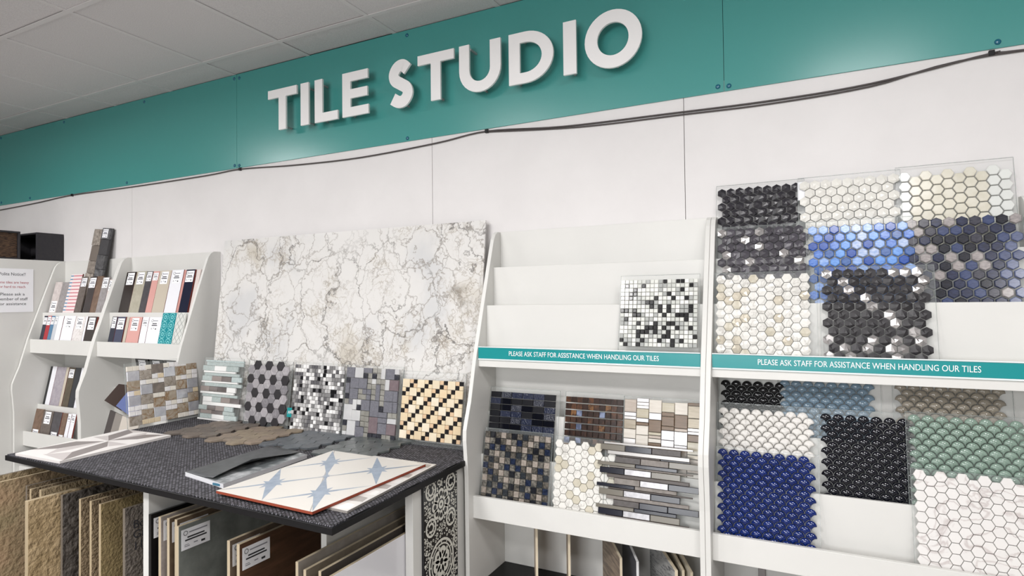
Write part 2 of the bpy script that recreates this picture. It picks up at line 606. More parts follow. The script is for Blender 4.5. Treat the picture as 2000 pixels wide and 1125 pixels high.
# ------------------------------------------------------------------ cable along the wall
cb = thing('wall_cable', 'thin grey cable clipped along the wall below the teal band', 'cable', (-1.0, -0.01, 2.36))
cpts = [(-6.6, 2.36), (-5.838, 2.37), (-5.3, 2.382), (-4.815, 2.399), (-4.1, 2.391), (-3.352, 2.390), (-3.039, 2.397), (-2.6, 2.372), (-2.129, 2.359), (-1.643, 2.374), (-1.355, 2.394), (-0.968, 2.362), (-0.52, 2.350), (-0.135, 2.342), (0.2, 2.350), (0.544, 2.391), (0.63, 2.386), (1.4, 2.36)]
o_ = obj('cord', tube_mesh('cord', smooth_pts([(x + 1.0, 0.003, z - 2.36) for x, z in cpts]), 0.0036, cable_m), cb)
cpts2 = [(-1.355, 2.391), (-0.9, 2.350), (-0.45, 2.338), (-0.135, 2.331), (0.2, 2.341), (0.544, 2.386), (1.4, 2.352)]
obj('cord', tube_mesh('cord', smooth_pts([(x + 1.0, 0.004, z - 2.36) for x, z in cpts2]), 0.003, cable_m), cb)
for x, z in ((-4.815, 2.399), (-3.039, 2.397), (-1.355, 2.394), (0.544, 2.392)):
    box('cable_clip', (x + 1 - .008, x + 1 + .008, -.003, 0.0095, z - 2.36 - .008, z - 2.36 + .009), black_m, cb)

# ------------------------------------------------------------------ display stands
PROF = [(-0.001, 0.0), (-0.001, 1.912), (-0.045, 1.910), (-0.066, 1.897), (-0.083, 1.872), (-0.098, 1.83), (-0.134, 1.722), (-0.197, 1.53), (-0.252, 1.36), (-0.30, 1.175), (-0.329, 1.098), (-0.341, 1.062), (-0.343, 1.02), (-0.338, 0.97), (-0.330, 0.867), (-0.325, 0.0)]
T2 = 0.012
def side(t, x0, x1):
    return prism_x('side_panel', PROF, x0, x1, white, t, bev=0.0012)

def stand_upper(t, x0, x1):
    """three rising steps with the sign strip at the front"""
    box('back_panel', (x0, x1, -0.02, -0.004, 1.33, 1.912), white, t)
    for yf, zt, zb in ((-0.09, 1.745, 1.545), (-0.16, 1.575, 1.375)):
        box('step_panel', (x0, x1, yf, yf + T2, zb - .03, zt), white, t)
    for y0, y1, z in ((-0.078, -0.02, 1.695), (-0.148, -0.09, 1.525), (-0.222, -0.16, 1.35)):
        box('step_ledge', (x0, x1, y0, y1, z, z + .012), white, t)
    box('front_rail', (x0, x1, -0.236, -0.222, 1.315, 1.393), white, t)
    box('shelf_bottom', (x0, x1, -0.222, -0.02, 1.315, 1.329), white, t)

def stand_lower(t, x0, x1):
    box('back_panel', (x0, x1, -0.08, -0.068, 0.74, 1.315), white, t)
    box('back_panel', (x0, x1, -0.012, -0.003, 0.40, 0.74), white, t)
    for yf, zt, zb in ((-0.15, 1.11, 0.90), (-0.22, 0.94, 0.75)):
        box('step_panel', (x0, x1, yf, yf + T2, zb, zt), white, t)
    for y0, y1, z in ((-0.138, -0.08, 1.045), (-0.208, -0.15, 0.872), (-0.276, -0.22, 0.70)):
        box('step_ledge', (x0, x1, y0, y1, z, z + .012), white, t)
    box('front_rail', (x0, x1, -0.292, -0.276, 0.69, 0.782), white, t)
    box('shelf_bottom', (x0, x1, -0.276, -0.02, 0.69, 0.70), white, t)
    box('base_board', (x0, x1, -0.32, -0.012, 0.385, 0.40), black_m, t)
    box('plinth', (x0, x1, -0.31, -0.295, 0.0, 0.385), white, t)

def sign_strip(t, x0, x1, tx0, tx1):
    s = box('sign_strip', (x0 + .002, x1 - .002, -0.2395, -0.2365, 1.350, 1.397), teal_sign, t)
    box('strip_edge', (x0 + .002, x1 - .002, -0.242, -0.2365, 1.397, 1.401), M('clear_edge', 'DDE6E6', 0.15), s)
    box('strip_edge', (x0 + .002, x1 - .002, -0.242, -0.2365, 1.3445, 1.350), M('clear_edge', 'DDE6E6', 0.15), s)
    tm = text_mesh('PLEASE ASK STAFF FOR ASSISTANCE WHEN HANDLING OUR TILES', 0.0275, sign_white, width=tx1 - tx0)
    obj('lettering', tm, s, ((tx0 + tx1) / 2, -0.2402, 1.3655))

# stand with one black-and-white sheet
s1 = thing('display_stand', 'white stepped display stand between marble slab and hexagon mosaics', 'display stand', (0, 0, 0), group='white display stands')
side(s1, -1.300, -1.282)
side(s1, -0.360, -0.3425)
stand_upper(s1, -1.282, -0.360)
stand_lower(s1, -1.282, -0.360)
sign_strip(s1, -1.282, -0.360, -1.133, -0.511)
s2 = thing('display_stand', 'white stepped display stand at right full of hexagon and scallop mosaics', 'display stand', (0, 0, 0), group='white display stands')
side(s2, -0.3415, -0.324)
side(s2, 0.600, 0.618)
stand_upper(s2, -0.324, 0.600)
stand_lower(s2, -0.324, 0.600)
sign_strip(s2, -0.324, 0.600, -0.171, 0.447)
box('wall_bracket', (-0.20, -0.175, -0.03, -0.012, 0.40, 0.69), M('bracket_grey', '8F8B8A', 0.4, metal=.6), s2)

def small_stand(t, x0, x1, lip, yl):
    box('back_panel', (x0, x1, -0.02, -0.004, 0.55, 1.912), white, t)
    box('step_panel', (x0, x1, -0.162, -0.150, 1.37, 1.545), white, t)
    box('step_ledge', (x0, x1, -0.150, -0.02, 1.44, 1.452), white, t)
    box('step_ledge', (x0, x1, -0.224, -0.150, 1.275, 1.287), white, t)
    box('front_rail', (x0, x1, -0.238, -0.224, 1.268, 1.362), white, t)
    box('shelf_bottom', (x0, x1, -0.224, -0.02, 1.268, 1.275), white, t)
    box('step_panel', (x0, x1, yl, yl + .012, 0.66, lip), white, t)
    box('step_ledge', (x0, x1, yl + .012, -0.02, lip - .1, lip - .088), white, t)
    box('front_rail', (x0, x1, -0.278, -0.264, 0.635, 0.732), white, t)
    box('step_ledge', (x0, x1, -0.264, yl, 0.64, 0.652), white, t)
    box('plinth', (x0, x1, -0.30, -0.285, 0.0, 0.5), white, t)

sA = thing('display_stand', 'white display stand of small sample tiles next to the polite notice', 'display stand', (0, 0, 0), group='white display stands')
side(sA, -4.895, -4.877)
side(sA, -4.118, -4.1005)
small_stand(sA, -4.877, -4.118, 0.905, -0.192)
sB = thing('display_stand', 'white display stand of small sample tiles just left of the marble slab', 'display stand', (0, 0, 0), group='white display stands')
side(sB, -4.0995, -4.082)
side(sB, -3.240, -3.222)
small_stand(sB, -4.082, -3.240, 1.06, -0.13)

def rebase(t_, base):
    for ch in t_.children:
        ch.location = Vector(ch.location) - Vector(base)
    t_.location = base
rebase(s1, (-0.82, -0.17, 0))
rebase(s2, (0.138, -0.17, 0))
rebase(sA, (-4.5, -0.17, 0))
rebase(sB, (-3.66, -0.17, 0))

# deep white cabinet at the far left carrying the notice
cab = thing('side_cabinet', 'tall white cabinet side at far left with notice taped on it', 'cabinet', (-5.3, -0.5, 0))
box('side_panel', (0.382, 0.4, -0.5, 0.495, 0, 1.918), white, cab)
box('side_panel', (-0.4, -0.382, -0.5, 0.495, 0, 1.918), white, cab)
box('top_panel', (-0.382, 0.382, -0.5, 0.495, 1.90, 1.918), white, cab)
box('back_panel', (-0.382, 0.382, 0.48, 0.495, 0, 1.90), white, cab)
box('shelf', (-0.382, 0.382, -0.49, 0.48, 0.9, 0.918), white, cab)

nt_ = thing('paper_notice', 'printed paper notice on white cabinet side, red and black lettering', 'notice', (-4.8985, -0.345, 1.552), (0, 0, PI / 2))
box('sheet', (-0.135, 0.135, -0.0012, 0.0, 0.0, 0.30), paper, nt_, bev=0)
for s_, z_, sz, wd, m_ in (('Polite Notice!!', .252, .03, .15, ink), ('Some tiles are heavy', .197, .025, .19, red_ink), ('or hard to reach', .167, .025, .15, red_ink), ('Please ask a', .115, .028, .14, ink), ('member of staff', .082, .028, .175, ink), ('for assistance', .049, .028, .16, ink)):
    obj('lettering', text_mesh(s_, sz, m_, width=wd), nt_, (.012, -0.0016, z_))

# dark boxes on top of the cabinet
woven = M('brown_weave', '5B4330', 0.8, col2='2A1C12', scale=38, stretch=(1, 1, 6), lo=.4, hi=.6, bump=(60, .6))
k1 = thing('open_box', 'charcoal open-fronted box on top of cabinet, nearest the wall', 'box', (-5.15, -0.09, 1.9185))
for nm, d_ in (('side_board', (0.205, 0.22, -.085, .085, 0, .2)), ('side_board', (-.22, -.205, -.085, .085, 0, .2)), ('top_board', (-.205, .205, -.085, .085, .188, .2)), ('bottom_board', (-.205, .205, -.085, .085, 0, .012)), ('back_board', (-.205, .205, .073, .085, .012, .188))):
    box(nm, d_, box_m, k1)
k2 = thing('woven_box', 'dark box with brown woven side on the cabinet, cut by left edge', 'box', (-5.2, -0.47, 1.9185))
for nm, d_ in (('frame_bar', (.248, .262, -.2, .2, 0, .012)), ('frame_bar', (.248, .262, -.2, .2, .184, .196)), ('frame_bar', (.248, .262, .188, .2, .012, .184)), ('frame_bar', (.248, .262, -.2, -.188, .012, .184))):
    box(nm, d_, box_m, k2)
box('box_body', (-.2, .236, -.2, .2, 0, .196), box_m, k2)
box('woven_panel', (.237, .246, -.187, .187, .013, .183), woven, k2)

# ------------------------------------------------------------------ sticker helper
PRINT = {}
def sticker(parent, w, h, loc, rot=(0, 0, 0)):
    k = (round(w, 3), round(h, 3))
    if k not in PRINT:
        bm = bmesh.new()
        add_box(bm, -w / 2, w / 2, -0.0006, 0, 0, h)
        a = bm_mesh('sticker', bm, [sticker_m])
        vs, fs, ix = [], [], []
        def bar(x0, x1, z0, z1, mi):
            n = len(vs)
            vs.extend([(x0, -.0009, z0), (x1, -.0009, z0), (x1, -.0009, z1), (x0, -.0009, z1)])
            fs.append([n, n + 1, n + 2, n + 3])
            ix.append(mi)
        n = 10
        for q in range(n):
            t0, t1 = 2 * PI * q / n, 2 * PI * (q + .8) / n
            cx, cz, ro, ri = -w * .36, h * .80, h * .12, h * .085
            i0 = len(vs)
            vs.extend([(cx + ro * math.cos(t0), -.0009, cz + ro * math.sin(t0)), (cx + ro * math.cos(t1), -.0009, cz + ro * math.sin(t1)), (cx + ri * math.cos(t1), -.0009, cz + ri * math.sin(t1)), (cx + ri * math.cos(t0), -.0009, cz + ri * math.sin(t0))])
            fs.append([i0, i0 + 1, i0 + 2, i0 + 3])
            ix.append(0)
        bar(-w * .24, w * .40, h * .77, h * .83, 1)
        bar(-w * .30, w * .30, h * .54, h * .61, 0)
        bar(-w * .38, w * .38, h * .41, h * .48, 0)
        bar(-w * .40, -w * .22, h * .14, h * .18, 1)
        bar(-w * .40, -w * .25, h * .22, h * .25, 1)
        bar(-w * .08, w * .06, h * .2, h * .25, 1)
        bar(w * .18, w * .32, h * .12, h * .22, 0)
        PRINT[k] = (a, mesh_from('print', vs, fs, [ink, ink_grey], ix))
    a, b = PRINT[k]
    s = obj('sticker', a, parent, loc, rot)
    obj('print', b, s)
    return s

# ------------------------------------------------------------------ small sample tiles on the two left stands
SM = {
    'palemarble': M('s_palemarble', 'CFC6C3', .4, col2='B9AEAB', scale=40),
    'grey': M('s_grey', '9A9596', .5, col2='86817F', scale=50),
    'taupe': M('s_taupe', '6B625C', .5, col2='5A514B', scale=50),
    'espresso': M('s_espresso', '2E2624', .25),
    'brown': M('s_brown', '7A6353', .5, col2='665142', scale=40),
    'palepink': M('s_palepink', 'D8CBC6', .4),
    'navy': M('s_navy', '171D33', .2),
    'red': M('s_red', 'A5222C', .2),
    'blue': M('s_blue', '4C7899', .2),
    'palegrey': M('s_palegrey', 'BFC3C9', .3),
    'white': M('s_white', 'E9E9EE', .2),
    'offwhite': M('s_offwhite', 'DED9D7', .25, vein=('C4BDBB', 12, .03)),
    'sage': M('s_sage', 'B3AE9E', .3, col2='A59F8E', scale=30),
    'darkgrey': M('s_darkgrey', '4D4A4E', .4, col2='3E3B3E', scale=30),
    'pink': M('s_pink', 'D5A099', .25),
    'beige': M('s_beige', 'C3B9A9', .3),
    'pinkedge': M('s_pinkedge', 'C89088', .4),
    'slate': M('s_slate', '3C4159', .25),
    'black': M('s_black', '18181B', .25),
    'lilac': M('s_lilac', 'A9A2A8', .5, col2='98919a', scale=45),
    'olive': M('s_olive', '5C5242', .4, col2='4B4234', scale=30),
    'charcoal': M('s_charcoal', '2C2E33', .4),
    'tealpattern': M('s_tealpattern', '1E8A93', .2),
    'whitepattern': M('s_whitepattern', 'D5D6D1', .3),
    'stripe_base': M('s_stripe_base', 'E8DAD9', .35),
}
terracotta = M('terracotta_body', '7A2E22', .7)
RED_BODY = {'espresso', 'pink', 'beige', 'white', 'navy', 'slate', 'darkgrey', 'pinkstripe'}
DESC = {'palemarble': 'pale mottled', 'grey': 'plain grey', 'taupe': 'taupe stone-look', 'espresso': 'glossy dark brown', 'brown': 'mid brown', 'palepink': 'pale pinkish', 'navy': 'dark navy', 'red': 'bright red', 'blue': 'mid blue', 'palegrey': 'pale grey', 'white': 'plain white', 'offwhite': 'off-white veined', 'sage': 'greyish sage', 'darkgrey': 'dark grey', 'pink': 'dusty pink', 'beige': 'plain beige', 'pinkedge': 'narrow pink', 'slate': 'slate blue', 'black': 'black', 'lilac': 'speckled lilac grey', 'olive': 'olive brown', 'charcoal': 'charcoal', 'tealpattern': 'teal swirl-patterned', 'whitepattern': 'white diamond-patterned', 'bluestripe': 'blue-striped', 'pinkstripe': 'pink-striped'}
STK = {}

def sample(x0, x1, zt, zb, plane, kind, label, group, stk=None, k=0):
    y0, z0, s = plane
    a = math.atan(s)
    w = x1 - x0 - 0.002
    h = (zt - zb) / math.cos(a)
    yb = y0 + s * (zb - z0)
    m = SM.get(kind, SM['stripe_base'])
    bm = bmesh.new()
    add_box(bm, -w / 2, w / 2, -0.009, 0, 0, h, 0.0008)
    me = bm_mesh('tile_sample', bm, [m, terracotta])
    if kind in RED_BODY:
        for f in me.polygons:
            if f.normal.x > .7 or f.normal.z > .8 and kind != 'white':
                f.material_index = 1
    o = obj('tile_sample', me, None, ((x0 + x1) / 2, yb, zb), (-a, 0, random.uniform(-.02, .02)))
    tag(o, label, 'tile sample', group)
    if kind in ('bluestripe', 'pinkstripe'):
        vs, fs = [], []
        n = 15
        for q in range(n):
            z_ = h * (q + .35) / n
            i0 = len(vs)
            vs += [(-w * .49, -.0095, z_), (w * .49, -.0095, z_), (w * .49, -.0095, z_ + h * .3 / n), (-w * .49, -.0095, z_ + h * .3 / n)]
            fs.append([i0, i0 + 1, i0 + 2, i0 + 3])
        obj('stripes', mesh_from('stripes', vs, fs, [M('s_bluestripe', '3A7FA8', .4) if kind == 'bluestripe' else M('s_pinkstripe', 'C76F7C', .4)]), o)
    if kind in ('tealpattern', 'whitepattern'):
        vs, fs = [], []
        mm = M('teal_swirl', '7CC6C8', .3) if kind == 'tealpattern' else M('diamond_line', '8F9493', .4)
        if kind == 'tealpattern':
            for cx in (-w * .25, w * .25):
                for cz in [h * (q + .5) / 5 for q in range(5)]:
                    for ro, ri in ((w * .22, w * .17), (w * .1, w * .05)):
                        for q in range(12):
                            t0, t1 = 2 * PI * q / 12, 2 * PI * (q + (.7 if ro > w * .15 else 1)) / 12
                            i0 = len(vs)
                            vs += [(cx + ro * math.cos(t0), -.0095, cz + ro * math.sin(t0)), (cx + ro * math.cos(t1), -.0095, cz + ro * math.sin(t1)), (cx + ri * math.cos(t1), -.0095, cz + ri * math.sin(t1)), (cx + ri * math.cos(t0), -.0095, cz + ri * math.sin(t0))]
                            fs.append([i0, i0 + 1, i0 + 2, i0 + 3])
        else:
            nz = 6
            for q in range(nz):
                for sgn in (1, -1):
                    za, zb_ = h * q / nz, h * (q + 1) / nz
                    if sgn < 0:
                        za, zb_ = zb_, za
                    for dx in (-w * .45, 0):
                        i0 = len(vs)
                        vs += [(dx, -.0095, za), (dx + w * .45, -.0095, zb_), (dx + w * .45, -.0095, zb_ + .004), (dx, -.0095, za + .004)]
                        fs.append([i0, i0 + 1, i0 + 2, i0 + 3])
        obj('pattern', mesh_from('pattern', vs, fs, [mm]), o)
    if stk and w > 0.035:
        sw = min(w * .82, 0.075)
        sh = sw * (1.05 if w > .06 else 1.5)
        z_ = {'top': h - sh - .008, 'bot': .012, 'low': h * .30}[stk]
        sticker(o, round(sw, 2), round(min(sh, .08), 2), (0.0, -0.0093, z_))
    return o

P_TOP, P_SEC, P_L1, P_L2 = (-.125, 1.545, .22), (-.198, 1.36, .2), (-.155, .90, .2), (-.237, .73, .2)
ROWS = [
    ('top shelf of stand by notice', P_TOP, 1.454, [(-4.862, -4.771, 1.760, 'palemarble', 'low'), (-4.768, -4.685, 1.757, 'grey', None), (-4.685, -4.649, 1.811, 'bluestripe', None), (-4.649, -4.545, 1.811, 'pinkstripe', None), (-4.541, -4.466, 1.791, 'taupe', 'top'), (-4.442, -4.358, 1.788, 'espresso', 'top'), (-4.358, -4.289, 1.790, 'brown', None), (-4.289, -4.210, 1.780, 'grey', 'top'), (-4.206, -4.148, 1.763, 'palepink', 'top')]),
    ('second shelf of stand by notice', P_SEC, 1.289, [(-4.825, -4.779, 1.522, 'navy', 'top'), (-4.779, -4.730, 1.522, 'red', 'top'), (-4.730, -4.685, 1.522, 'blue', 'top'), (-4.685, -4.642, 1.522, 'palegrey', 'top'), (-4.642, -4.577, 1.521, 'white', None), (-4.575, -4.430, 1.521, 'white', 'top'), (-4.430, -4.316, 1.520, 'offwhite', 'top'), (-4.313, -4.291, 1.519, 'white', None), (-4.288, -4.186, 1.517, 'espresso', 'top')]),
    ('top shelf of stand beside slab', P_TOP, 1.454, [(-4.033, -3.927, 1.807, 'espresso', 'top'), (-3.927, -3.820, 1.808, 'sage', 'top'), (-3.820, -3.752, 1.805, 'darkgrey', 'top'), (-3.752, -3.689, 1.804, 'pink', 'top'), (-3.689, -3.570, 1.805, 'beige', 'top'), (-3.566, -3.453, 1.806, 'white', 'top'), (-3.450, -3.428, 1.802, 'pinkedge', None), (-3.428, -3.344, 1.804, 'navy', 'top'), (-3.331, -3.295, 1.802, 'palepink', 'top')]),
    ('second shelf of stand beside slab', P_SEC, 1.289, [(-4.019, -3.963, 1.518, 'navy', 'top'), (-3.961, -3.875, 1.517, 'slate', 'top'), (-3.867, -3.835, 1.515, 'beige', 'top'), (-3.833, -3.708, 1.516, 'pink', 'top'), (-3.703, -3.638, 1.516, 'white', 'top'), (-3.636, -3.513, 1.516, 'white', 'top'), (-3.513, -3.388, 1.541, 'tealpattern', None), (-3.386, -3.299, 1.541, 'whitepattern', None)]),
    ('third shelf of stand by notice', P_L1, 0.819, [(-4.873, -4.845, 1.159, 'black', None), (-4.845, -4.787, 1.161, 'white', None), (-4.785, -4.669, 1.160, 'lilac', None), (-4.669, -4.636, 1.161, 'beige', None), (-4.634, -4.557, 1.162, 'olive', 'top'), (-4.554, -4.489, 1.162, 'charcoal', None), (-4.486, -4.452, 1.164, 'white', 'top')]),
    ('lowest shelf of stand by notice', P_L2, 0.654, [(-4.838, -4.737, 0.878, 'brown', 'bot'), (-4.734, -4.616, 0.874, 'taupe', 'top'), (-4.610, -4.508, 0.874, 'darkgrey', 'bot'), (-4.503, -4.445, 0.873, 'brown', 'bot'), (-4.440, -4.398, 0.872, 'white', 'top'), (-4.396, -4.347, 0.876, 'white', 'top')]),
]
for shelf, plane, zb, items in ROWS:
    for k, (x0, x1, zt, kind, stk) in enumerate(items):
        lb = '%s sample tile, %s from left, %s' % (DESC[kind], ORD[k], shelf)
        sample(x0, x1, zt, zb, plane, kind, lb, 'small sample tiles on the left stands', stk)

# two tall brick-slip planks leaning up to the wall
for x0, x1, dx, nm, c1_, c2_, stk in ((-4.545, -4.455, .05, 'tall brown-grey brick-slip plank leaning above sample tiles', '8E857C', '6E655D', False), (-4.445, -4.345, .05, 'tall dark grey brick-slip plank with white sticker at its top', '5B5A5B', '3F3E40', True)):
    h = 0.68
    t = thing('brick_slip_plank', nm, 'tile sample', ((x0 + x1) / 2, -0.106, 1.4525), (-0.14, 0.09, 0), group='tall brick-slip planks')
    bm = bmesh.new()
    add_box(bm, -.045, .045, -.006, 0, 0, h)
    obj('backing', bm_mesh('backing', bm, [M('plank_back_' + c1_, c2_, .8)]), t)
    z_ = 0.004
    q = 0
    while z_ < h - .03:
        hh = random.uniform(.07, .15)
        hh = min(hh, h - z_)
        d_ = random.choice((.010, .014, .018))
        box('slip', (-.046, .046, -.006 - d_, -.0061, z_, z_ + hh - .002), M('slip_%s_%d' % (c1_, q % 3), (c1_, c2_, 'A79E94' if not stk else '6E6E70')[q % 3], .7, col2=c2_, scale=45, bump=(90, .5)), t)
        z_ += hh
        q += 1
    if stk:
        sticker(t, .06, .06, (0, -.026, h - .07))

# ------------------------------------------------------------------ mosaic sheets
def sheet(name, label, loc, tilt_s, w, h, board=True, rotz=0.0, group='mosaic sheets', bw=None, bh=None, bx=0.0, clear=acrylic, roll=0.0):
    a = math.atan(tilt_s)
    t = thing(name, label, 'mosaic sheet', loc, (-a, roll, rotz), group=group)
    if board:
        bw = bw or w + .008
        bh = bh or h + .012
        x0 = -.004 + bx
        bb = box('backing_board', (x0, x0 + bw, 0.0, 0.003, 0, bh), clear, t, bev=0)
        # polished rim that catches the light
        bm = bmesh.new()
        e = .0012
        add_box(bm, x0 - e, x0, -.0004, 0.0034, 0, bh + e)
        add_box(bm, x0 + bw, x0 + bw + e, -.0004, 0.0034, 0, bh + e)
        add_box(bm, x0, x0 + bw, -.0004, 0.0034, bh, bh + e)
        obj('board_rim', bm_mesh('board_rim', bm, [acrylic_edge]), t)
    return t

def on(plane, zb):
    y0, z0, s = plane
    return y0 + s * (zb - z0)

U0, U1, U2 = (-.07, 1.69, .17), (-.142, 1.52, .19), (-.212, 1.34, .19)
L0, L1, L2 = (-.132, 1.06, .17), (-.202, .885, .19), (-.272, .71, .19)
YG = -0.0001

def fill_hex(t, pitch, flat, w, h, pick, x0=0.0, z0=0.0, ztop=None):
    """pick(i, j) -> mesh; rows counted from the top"""
    n = 0
    step = pitch * .8660254
    if flat:
        nc = int((w - pitch * .29) / step + 1e-6)
        for i in range(nc):
            nr = int(h / pitch - (0.5 if i % 2 else 0) + 1e-6)
            for j in range(nr):
                me = pick(i, j)
                if me:
                    obj('hexagon_tile', me, t, (x0 + pitch * .577 + i * step, YG, h - pitch * .5 - j * pitch - (pitch / 2 if i % 2 else 0)))
                    n += 1
    else:
        nr = int((h - pitch * .29) / step + 1e-6)
        for j in range(nr):
            nc = int(w / pitch - (0.5 if j % 2 else 0) + 1e-6)
            for i in range(nc):
                me = pick(i, j)
                if me:
                    obj('hexagon_tile', me, t, (x0 + pitch * .5 + i * pitch + (pitch / 2 if j % 2 else 0), YG, h - pitch * .577 - j * step))
                    n += 1
    return n

def fill_scallop(t, w_, w, h, me):
    R = w_ / 2
    nr = int((h - R) / R + 1e-6)
    for j in range(nr):
        nc = int(w / w_ - (0.5 if j % 2 else 0) + 1e-6)
        for i in range(nc):
            obj('scallop_tile', me, t, (R + i * w_ + (R if j % 2 else 0), YG, h - R - j * R))

rnd = random.Random(5)
black_facet = M('t_black_facet', '26242A', .28, var=.25, spec=.6)
grey_facet = M('t_darkgrey_facet', '46434A', .3, var=.25, spec=.6)
silver_facet = M('t_silver_facet', 'B9B6B5', .22, metal=.75, var=.2)
white_facet = M('t_white_facet', 'DEDCD5', .3, var=.05)
cream_glass = M('t_cream_glass', 'DAD6C8', .22, col2='D0CBBA', scale=30, var=.05)
clear_glass = M('t_clear_glass', 'DADCD8', .18, var=.04)
blue_ms = [M('t_blue_%d' % i, c, .2, col2=c2, scale=70, stretch=(1, 1, 3)) for i, (c, c2) in enumerate((('3E66B8', '6E92D2'), ('6C92D4', '9CB6E0'), ('4A6EA8', '3A5590'), ('8AA2CE', 'B8C4DC'), ('2D55A8', '24458F'), ('6FA0E0', '5B86CC')))]
navy_ms = [M('n_navy_%d' % i, c, .2, col2=c2, scale=80, stretch=(1, 1, 3)) for i, (c, c2) in enumerate((('1C2033', '2C3350'), ('12131C', '20232F'), ('2F3A5C', '414C70'), ('A69F9C', '857F80'), ('4A5270', '5A6484'), ('2A2A36', '45454F')))]
marble_white = M('t_marble_white', 'D9D7D1', .3, vein=('BBB8B2', 18, .03), var=.03)
marble_beige = M('t_marble_beige', 'C6C0B0', .3, col2='BBB4A1', scale=40, var=.04)
marble_pearl = M('t_pearl', 'D3CBBA', .15, metal=.3, var=.10)

# upper tier of the right stand
W = .3
t = sheet('mosaic_sheet', 'black faceted hexagon mosaic at top left of the right stand', (-.322, on(U0, 1.708), 1.708), U0[2], .30, .318)
fill_hex(t, .0325, False, .302, .318, lambda i, j: facet_hex(.0325, False, rnd.randrange(6), black_facet))
box('price_tag', (.282, .306, -.0085, -.0075, .245, .315), sticker_m, t, bev=0)
t = sheet('mosaic_sheet', 'white faceted hexagon mosaic at top centre of the right stand', (-.034, on(U0, 1.708) - .012, 1.708), U0[2], .31, .318)
fill_hex(t, .0345, False, .314, .318, lambda i, j: facet_hex(.0345, False, rnd.randrange(6), white_facet))
t = sheet('mosaic_sheet', 'cream glass hexagon mosaic at top right of the right stand', (.272, on(U0, 1.708) - .004, 1.708), U0[2], .31, .315, bh=.338, bw=.322)
fill_hex(t, .0352, True, .322, .318, lambda i, j: hchip(.0352, True, clear_glass if i in (0, 9, 8) and rnd.random() < .8 or rnd.random() < .06 else cream_glass, d=.005, b=.0016, gap=.0032))
# middle tier
t = sheet('mosaic_sheet', 'charcoal faceted hexagon mosaic with silver pieces, middle left of right stand', (-.316, on(U1, 1.538), 1.538), U1[2], .31, .318)
fill_hex(t, .0327, False, .313, .325, lambda i, j: facet_hex(.0327, False, rnd.randrange(6), silver_facet if (i * 3 + j * 5) % 11 == 0 or rnd.random() < .06 else grey_facet))
t = sheet('mosaic_sheet', 'bright blue glass hexagon mosaic in the centre of the right stand', (-.010, on(U1, 1.538) - .010, 1.538), U1[2], .31, .318)
fill_hex(t, .0335, False, .32, .316, lambda i, j: hchip(.0335, False, rnd.choice(blue_ms), d=.008, b=.0022, gap=.0048))
t = sheet('mosaic_sheet', 'navy and grey glass hexagon mosaic, middle right of right stand', (.284, on(U1, 1.538) - .002, 1.538), U1[2], .305, .318, bh=.31)
def navy_pick(i, j):
    x = rnd.random()
    if i > 6 and j > 1:
        c = rnd.choice((2, 4, 4, 4, 3))
    elif i < 2:
        c = rnd.choice((0, 5, 5, 3))
    else:
        c = rnd.choice((0, 0, 1, 1, 5, 3, 2))
    return hchip(.0342, False, navy_ms[c], d=.008, b=.0022, gap=.0044)
fill_hex(t, .0342, False, .318, .322, navy_pick)
# front tier
t = sheet('mosaic_sheet', 'white marble faceted hexagon mosaic, front left above the sign of right stand', (-.316, on(U2, 1.363), 1.363), U2[2], .318, .318, bw=.335)
def cream_pick(i, j):
    x = rnd.random()
    return facet_hex(.0318, True, rnd.randrange(6), marble_pearl if x < .11 else (marble_beige if x < .18 else marble_white), d=.005, gap=.0018)
fill_hex(t, .0318, True, .326, .322, cream_pick)
t = sheet('mosaic_sheet', 'black and silver faceted hexagon mosaic above the sign of right stand', (.030, on(U2, 1.363), 1.363), U2[2], .312, .326, bw=.325)
matt_black = M('t_matt_black', '2A282B', .42, var=.2)
fill_hex(t, .0325, False, .313, .335, lambda i, j: facet_hex(.0325, False, rnd.randrange(6), silver_facet if (i * 3 + j * 5) % 8 == 0 or rnd.random() < .10 else matt_black))

# lower tiers of the right stand: fish-scale sheets
sc_black = M('f_black', '0C0D11', .09, spec=.6)
sc_sky = M('f_sky', '73899A', .10, var=.06, spec=.6)
sc_taupe = M('f_taupe', '958D80', .12, var=.06, spec=.6)
sc_white = M('f_white', 'D6D3CE', .25, vein=('BFBBB6', 14, .03), var=.03)
sc_ink = M('f_ink', '0E0F18', .08, spec=.6)
sc_green = M('f_green', '7C9084', .10, var=.06, spec=.6)
sc_royal = M('f_royal', '0A2160', .10, var=.15, spec=.6)
mk_white = M('h_white', 'D8D5D2', .3, vein=('BDB5B2', 10, .035), var=.02)
SW = .0372
t = sheet('mosaic_sheet', 'black fish-scale mosaic tucked at upper left under right sign', (-.314, on(L0, 1.058), 1.058), L0[2], .30, .235, bh=.25)
fill_scallop(t, SW, .225, .235, scallop(SW, sc_black))
t = sheet('mosaic_sheet', 'pale blue fish-scale mosaic at top centre under right sign', (-.112, on(L0, 1.058) - .001, 1.058), L0[2], .31, .24, bh=.25)
fill_scallop(t, SW, .316, .245, scallop(SW, sc_sky))
t = sheet('mosaic_sheet', 'taupe fish-scale mosaic at top right under right sign', (.240, on(L0, 1.058), 1.058), L0[2], .31, .24, bh=.25)
fill_scallop(t, SW, .316, .25, scallop(SW, sc_taupe))
t = sheet('mosaic_sheet', 'white marble fish-scale mosaic above the royal blue one', (-.316, on(L1, .885), .885), L1[2], .32, .32)
fill_scallop(t, SW, .32, .316, scallop(SW, sc_white, flatten=True, gap=.95))
t = sheet('mosaic_sheet', 'blue-black fish-scale mosaic in the middle of lower right stand', (.016, on(L1, .885), .885), L1[2], .30, .32)
fill_scallop(t, SW, .285, .318, scallop(SW, sc_ink))
